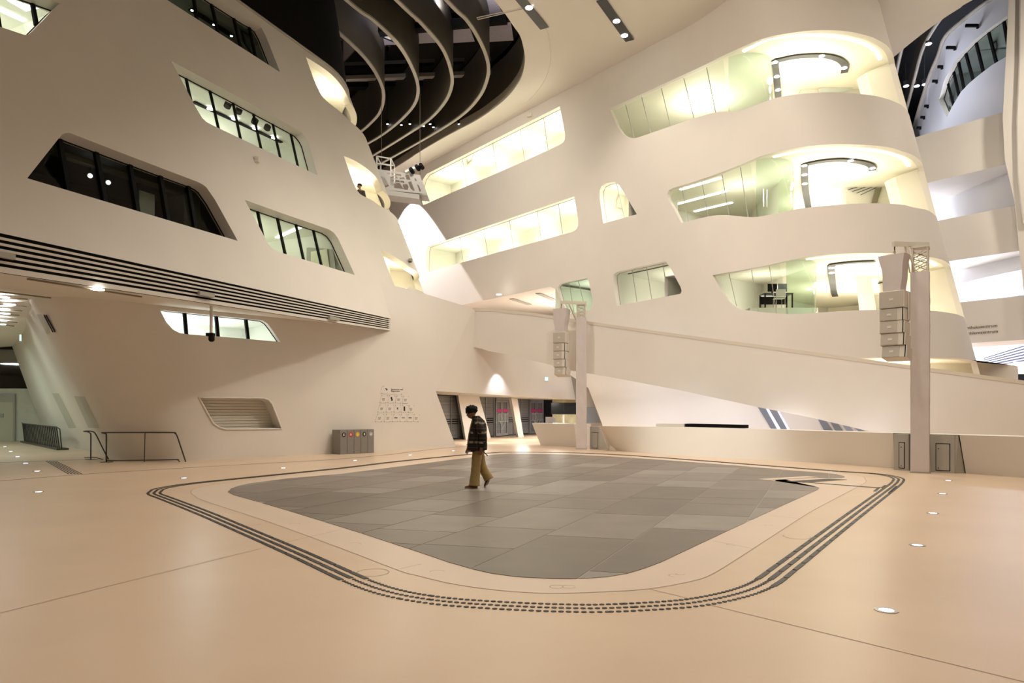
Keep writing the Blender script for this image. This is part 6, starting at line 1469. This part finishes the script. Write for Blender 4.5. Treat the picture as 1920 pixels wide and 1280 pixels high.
E = [(0, 1), (1, 2), (2, 3), (3, 4), (4, 5), (5, 6), (6, 7), (0, 8), (8, 9), (9, 10), (10, 11), (11, 12), (0, 13), (13, 14), (14, 15), (15, 16), (16, 17), (3, 18), (18, 19), (19, 20), (20, 21), (3, 22), (22, 23), (23, 24), (24, 25)]
def fingers(J, E, w, d, sidev, curl):
    """Four unequal bent fingers and a thumb rooted inside the palm vertex w."""
    d = V(d).normalized(); s = V(sidev).normalized(); c = V(curl).normalized(); p = V(J[w][0])
    for k, (o_, l) in enumerate(((-0.027, 0.066), (-0.009, 0.076), (0.009, 0.072), (0.026, 0.058))):
        a = p+d*0.035+s*o_; b = a+d*l*0.5+c*0.006; e = b+d*l*0.42+c*0.022; n = len(J)
        J += [(tuple(a), 0.010), (tuple(b), 0.0088), (tuple(e), 0.0075)]; E += [(w, n), (n, n+1), (n+1, n+2)]
    a = p-s*0.032+d*0.008; b = a-s*0.016+d*0.03+c*0.008; n = len(J); J += [(tuple(a), 0.012), (tuple(b), 0.009)]; E += [(w, n), (n, n+1)]
fingers(J, E, 21, (-0.1, 0.05, -1), (-1, 0, 0), (-0.2, 0.9, 0)); fingers(J, E, 25, (-0.3, 0, -1), (-1, 0, 0.2), (0.3, -0.9, 0))
body = skin_body('body', J, E, skin, PR)
# face: nose, brow, chin, ears, eyes; head turned down to the left
hc = V((-0.105, 0, 1.575)); fd = V((-0.94, 0, -0.34)).normalized(); up_ = V((-0.34, 0, 0.94)).normalized()
def hp_(f_, y, u_): return hc+fd*f_+V((0, y, 0))+up_*u_
R_ = []
for i in range(9):
    t = i/8; u_ = -0.115+0.235*t; w_ = math.sin(math.pi*(0.10+0.80*t))
    wf, wy = 0.098*w_+0.006, 0.076*w_+0.004; off = 0.012 if t < 0.35 else 0.0
    R_.append([hp_(off+wf*math.cos(a), wy*math.sin(a), u_) for a in [2*math.pi*k/16 for k in range(16)]])
MB().loft(R_).build('face', skin, PR, smooth=True)
MB().loft([[hp_(0.088, y, 0.02) for y in (-0.008, 0.008)]+[hp_(0.082, 0, 0.028)], [hp_(0.118, y, -0.022) for y in (-0.014, 0.014)]+[hp_(0.09, 0, -0.02)], [hp_(0.095, y, -0.034) for y in (-0.012, 0.012)]+[hp_(0.085, 0, -0.034)]]).build('nose', skin, PR, smooth=True)
for s in (-1, 1):
    MB().loft([ell((0, 0, 0), 0.001, 0.001, 8)[:], [V((0.020*math.cos(a), 0, 0.032*math.sin(a))) for a in [k*math.pi/4 for k in range(8)]], [V((0.016*math.cos(a), s*0.012, 0.028*math.sin(a))) for a in [k*math.pi/4 for k in range(8)]]]).build('ear', skin, PR, smooth=True).location = hp_(-0.005, s*0.078, -0.01)
    e = MB().tube([hp_(0.080, s*0.033, 0.012), hp_(0.092, s*0.033, 0.012)], [0.012, 0.010], 8).build('eye', mat('eye white', (0.6, 0.58, 0.55, 1), 0.3), PR, smooth=True)
    MB().bar(hp_(0.094, s*0.018, 0.032), hp_(0.086, s*0.052, 0.034), 0.010).build('eyebrow', hairm, PR)
MB().bar(hp_(0.094, -0.02, -0.066), hp_(0.094, 0.02, -0.066), 0.010).build('mouth', mat('lips', (0.22, 0.08, 0.06, 1), 0.5), PR)
bm = bmesh.new(); bmesh.ops.create_icosphere(bm, subdivisions=4, radius=1.0); rd = random.Random(3)
from mathutils import noise
for v in list(bm.verts):
    n = v.co.normalized(); k = 1+0.30*noise.noise(n*4.0)+0.22*noise.noise(n*9.0)
    p = V((n.x*0.122*k, n.y*0.108*k, n.z*0.098*k)); v.co = hp_(-0.028, 0, 0.060)+V((p.x, p.y, p.z))
me = bpy.data.meshes.new('hair'); bm.to_mesh(me); bm.free(); me.materials.append(hairm); me.shade_smooth(); hr = bpy.data.objects.new('hair', me); COL.objects.link(hr); hr.parent = PR
# jacket: trunk, collar, two sleeves
R_ = []
for z, x, rx, ry, t in ((0.775, 0.005, 0.215, 0.235, 0.10), (0.80, 0.01, 0.215, 0.24, 0.10), (0.90, 0.02, 0.205, 0.235, 0.05), (1.02, 0.03, 0.195, 0.235, 0.0), (1.14, 0.04, 0.185, 0.235, -0.05), (1.25, 0.052, 0.175, 0.225, -0.06), (1.34, 0.055, 0.16, 0.205, -0.05), (1.41, 0.045, 0.135, 0.15, -0.02), (1.46, 0.012, 0.105, 0.105, 0.06), (1.50, -0.015, 0.088, 0.088, 0.10), (1.515, -0.02, 0.07, 0.07, 0.10)):
    R_.append(ell((x, 0, z), rx, ry, 24, t, z*9, 0.03))
jkt = MB().loft(R_).build('jacket', jk, PR, smooth=True)
for pts, rr in (([(0.05, -0.17, 1.36), (0.10, -0.235, 1.24), (0.16, -0.27, 1.09), (0.145, -0.27, 0.97), (0.12, -0.262, 0.87)], [0.085, 0.085, 0.08, 0.075, 0.066]), ([(0.02, 0.17, 1.36), (0.0, 0.23, 1.24), (-0.05, 0.26, 1.09), (-0.11, 0.235, 0.97), (-0.165, 0.205, 0.865)], [0.085, 0.083, 0.076, 0.068, 0.060])):
    P = catmull(pts, 5); rad = [rr[min(len(rr)-1, int(i/5))]+(rr[min(len(rr)-1, int(i/5)+1)]-rr[min(len(rr)-1, int(i/5))])*((i % 5)/5) for i in range(len(P))]
    MB().tube(P, [q*(1+0.05*math.sin(i*1.7)) for i, q in enumerate(rad)], 14).build('sleeve', jk, jkt, smooth=True)
MB().tube(catmull([(-0.19, -0.06, 0.78), (-0.165, -0.12, 1.0), (-0.135, -0.12, 1.2), (-0.085, -0.075, 1.42)], 4), 0.012, 8).build('jacket_edge', mat('tan trim', (0.36, 0.24, 0.09, 1), 0.8), jkt)
MB().tube(catmull([(0.13, -0.15, 0.80), (0.19, -0.17, 0.74), (0.25, -0.16, 0.68)], 4), 0.010, 6).build('drawcord', mat('dark cord', (0.05, 0.04, 0.03, 1), 0.8), jkt)
# trousers: wide straight legs
tr_ = None
hipR = [ell((0.035, 0, 0.93), 0.135, 0.165, 20), ell((0.038, 0, 0.84), 0.145, 0.175, 20), ell((0.04, 0, 0.76), 0.14, 0.172, 20), ell((0.042, 0, 0.735), 0.08, 0.10, 20)]
tr_ = MB().loft(hipR).build('trousers', khaki, PR, smooth=True)
for pts, rr in (([(0.03, -0.085, 0.80), (0.015, -0.095, 0.62), (0.0, -0.097, 0.47), (-0.015, -0.097, 0.30), (-0.03, -0.097, 0.14), (-0.035, -0.097, 0.055)], [0.105, 0.105, 0.098, 0.098, 0.108, 0.118]), ([(0.05, 0.085, 0.80), (0.08, 0.092, 0.62), (0.11, 0.096, 0.47), (0.165, 0.096, 0.345), (0.235, 0.096, 0.225), (0.262, 0.096, 0.165)], [0.105, 0.10, 0.096, 0.094, 0.10, 0.105])):
    P = catmull(pts, 4); n5 = len(rr)-1; rad = []
    for i in range(len(P)): q = i/4; a = min(n5-1, int(q)); rad.append(rr[a]+(rr[a+1]-rr[a])*(q-a))
    MB().tube(P, [q*(1+0.03*math.sin(i*2.1)) for i, q in enumerate(rad)], 16).build('trouser_leg', khaki, tr_, smooth=True)
def shoe_at(heel, toe, name):
    heel, toe = V(heel), V(toe); d = (toe-heel).normalized(); y = V((0, 1, 0)); u_ = y.cross(d) if y.cross(d).z > 0 else d.cross(y); L = (toe-heel).length; R_, Q_ = [], []
    for t, w_, h in ((0.0, 0.030, 0.045), (0.08, 0.036, 0.062), (0.3, 0.038, 0.066), (0.55, 0.044, 0.050), (0.8, 0.043, 0.038), (0.95, 0.030, 0.028), (1.0, 0.014, 0.020)):
        c = heel+d*L*t; R_.append([c+y*w_*math.cos(a)+u_*(0.014+h*max(0, math.sin(a))) for a in [math.pi*k/8 for k in range(9)]]); Q_.append([c+y*w_*1.06+u_*0, c-y*w_*1.06, c-y*w_*1.06+u_*0.016, c+y*w_*1.06+u_*0.016])
    s = MB().loft(R_).build('shoe', shoe, PR, smooth=True, auto=60); MB().loft(Q_).build('sole', sole, s)
shoe_at((0.035, -0.097, 0.0), (-0.235, -0.105, 0.0), 'near'); shoe_at((0.285, 0.096, 0.175), (0.185, 0.096, -0.002), 'far')

# second person: head and shoulders above the middle corner balcony of the left building
uv = SL.at(674, 355); q = SL.f(*uv)+ray(674, 355)*0.75; zB_ = bounds(LHOLES['oB'])[2]-0.95
P2 = empty('person', (q.x, q.y, zB_)); tag(P2, 'dark-haired person standing at the middle corner balcony of the left building', 'person')
sc2 = (CH+(HY-344)*q.y/F-zB_)/1.70
dk = mat('dark shirt', (0.06, 0.05, 0.045, 1), 0.8); pale = mat('light skin', (0.42, 0.25, 0.17, 1), 0.55)
J2 = [((0, 0, 0.9), 0.12, 0.14), ((0, 0, 1.15), 0.12, 0.15), ((0, 0, 1.36), 0.08, 0.13), ((0, 0, 1.44), 0.052), ((-0.01, 0, 1.56), 0.085, 0.078), ((-0.01, 0, 1.63), 0.075), ((0, -0.1, 0.85), 0.085), ((0, -0.1, 0.47), 0.06), ((0, -0.1, 0.08), 0.045), ((-0.14, -0.1, 0.04), 0.035), ((0, 0.1, 0.85), 0.085), ((0, 0.1, 0.47), 0.06), ((0, 0.1, 0.08), 0.045), ((-0.14, 0.1, 0.04), 0.035),
      ((0, -0.19, 1.34), 0.06), ((0, -0.25, 1.08), 0.045), ((-0.12, -0.22, 0.90), 0.034), ((-0.17, -0.21, 0.86), 0.036, 0.022), ((0, 0.19, 1.34), 0.06), ((0, 0.25, 1.08), 0.045), ((-0.12, 0.22, 0.90), 0.034), ((-0.17, 0.21, 0.86), 0.036, 0.022)]
E2_ = [(0, 1), (1, 2), (2, 3), (3, 4), (4, 5), (0, 6), (6, 7), (7, 8), (8, 9), (0, 10), (10, 11), (11, 12), (12, 13), (2, 14), (14, 15), (15, 16), (16, 17), (2, 18), (18, 19), (19, 20), (20, 21)]
fingers(J2, E2_, 17, (-0.9, 0, -0.4), (0, 1, 0), (0, 0, -1)); fingers(J2, E2_, 21, (-0.9, 0, -0.4), (0, -1, 0), (0, 0, -1))
skin_body('body', J2, E2_, pale, P2)
MB().loft([ell((0, 0, z), rx, ry, 18) for z, rx, ry in ((0.85, 0.16, 0.20), (1.0, 0.15, 0.20), (1.2, 0.15, 0.215), (1.33, 0.13, 0.20), (1.41, 0.08, 0.10), (1.44, 0.065, 0.07))]).build('shirt', dk, P2, smooth=True)
for s in (-1, 1): MB().tube([(0, s*0.17, 1.36), (0, s*0.25, 1.08), (-0.11, s*0.222, 0.915)], [0.075, 0.065, 0.05], 12).build('sleeve', dk, P2, smooth=True)
for s in (-1, 1): MB().tube([(0, s*0.09, 0.9), (0, s*0.1, 0.47), (0, s*0.1, 0.06)], [0.10, 0.08, 0.075], 12).build('trouser_leg', dk, P2, smooth=True)
MB().tube([(-0.09, 0, 1.575), (-0.118, 0, 1.553), (-0.092, 0, 1.545)], [0.01, 0.014, 0.010], 8).build('nose', pale, P2, smooth=True)
for s in (-1, 1):
    MB().tube([(-0.08, s*0.032, 1.588), (-0.092, s*0.032, 1.588)], 0.010, 8).build('eye', mat('eye dark', (0.02, 0.015, 0.01, 1), 0.3), P2)
    MB().tube([(0.0, s*0.074, 1.57), (0.0, s*0.088, 1.572)], [0.022, 0.016], 8).build('ear', pale, P2, smooth=True)
MB().bar((-0.09, -0.02, 1.515), (-0.09, 0.02, 1.515), 0.008).build('mouth', mat('lips', (0.22, 0.08, 0.06, 1), 0.5), P2)
bm = bmesh.new(); bmesh.ops.create_icosphere(bm, subdivisions=3, radius=1.0)
for v in list(bm.verts):
    n = v.co.normalized(); k = 1+0.1*noise.noise(n*5); v.co = V((0.02+n.x*0.102*k, n.y*0.094*k, 1.635+n.z*0.075*k))
me = bpy.data.meshes.new('hair'); bm.to_mesh(me); bm.free(); me.materials.append(hairm); me.shade_smooth(); hr = bpy.data.objects.new('hair', me); COL.objects.link(hr); hr.parent = P2
P2.rotation_euler.z = math.radians(70); P2.scale = (sc2, sc2, sc2)
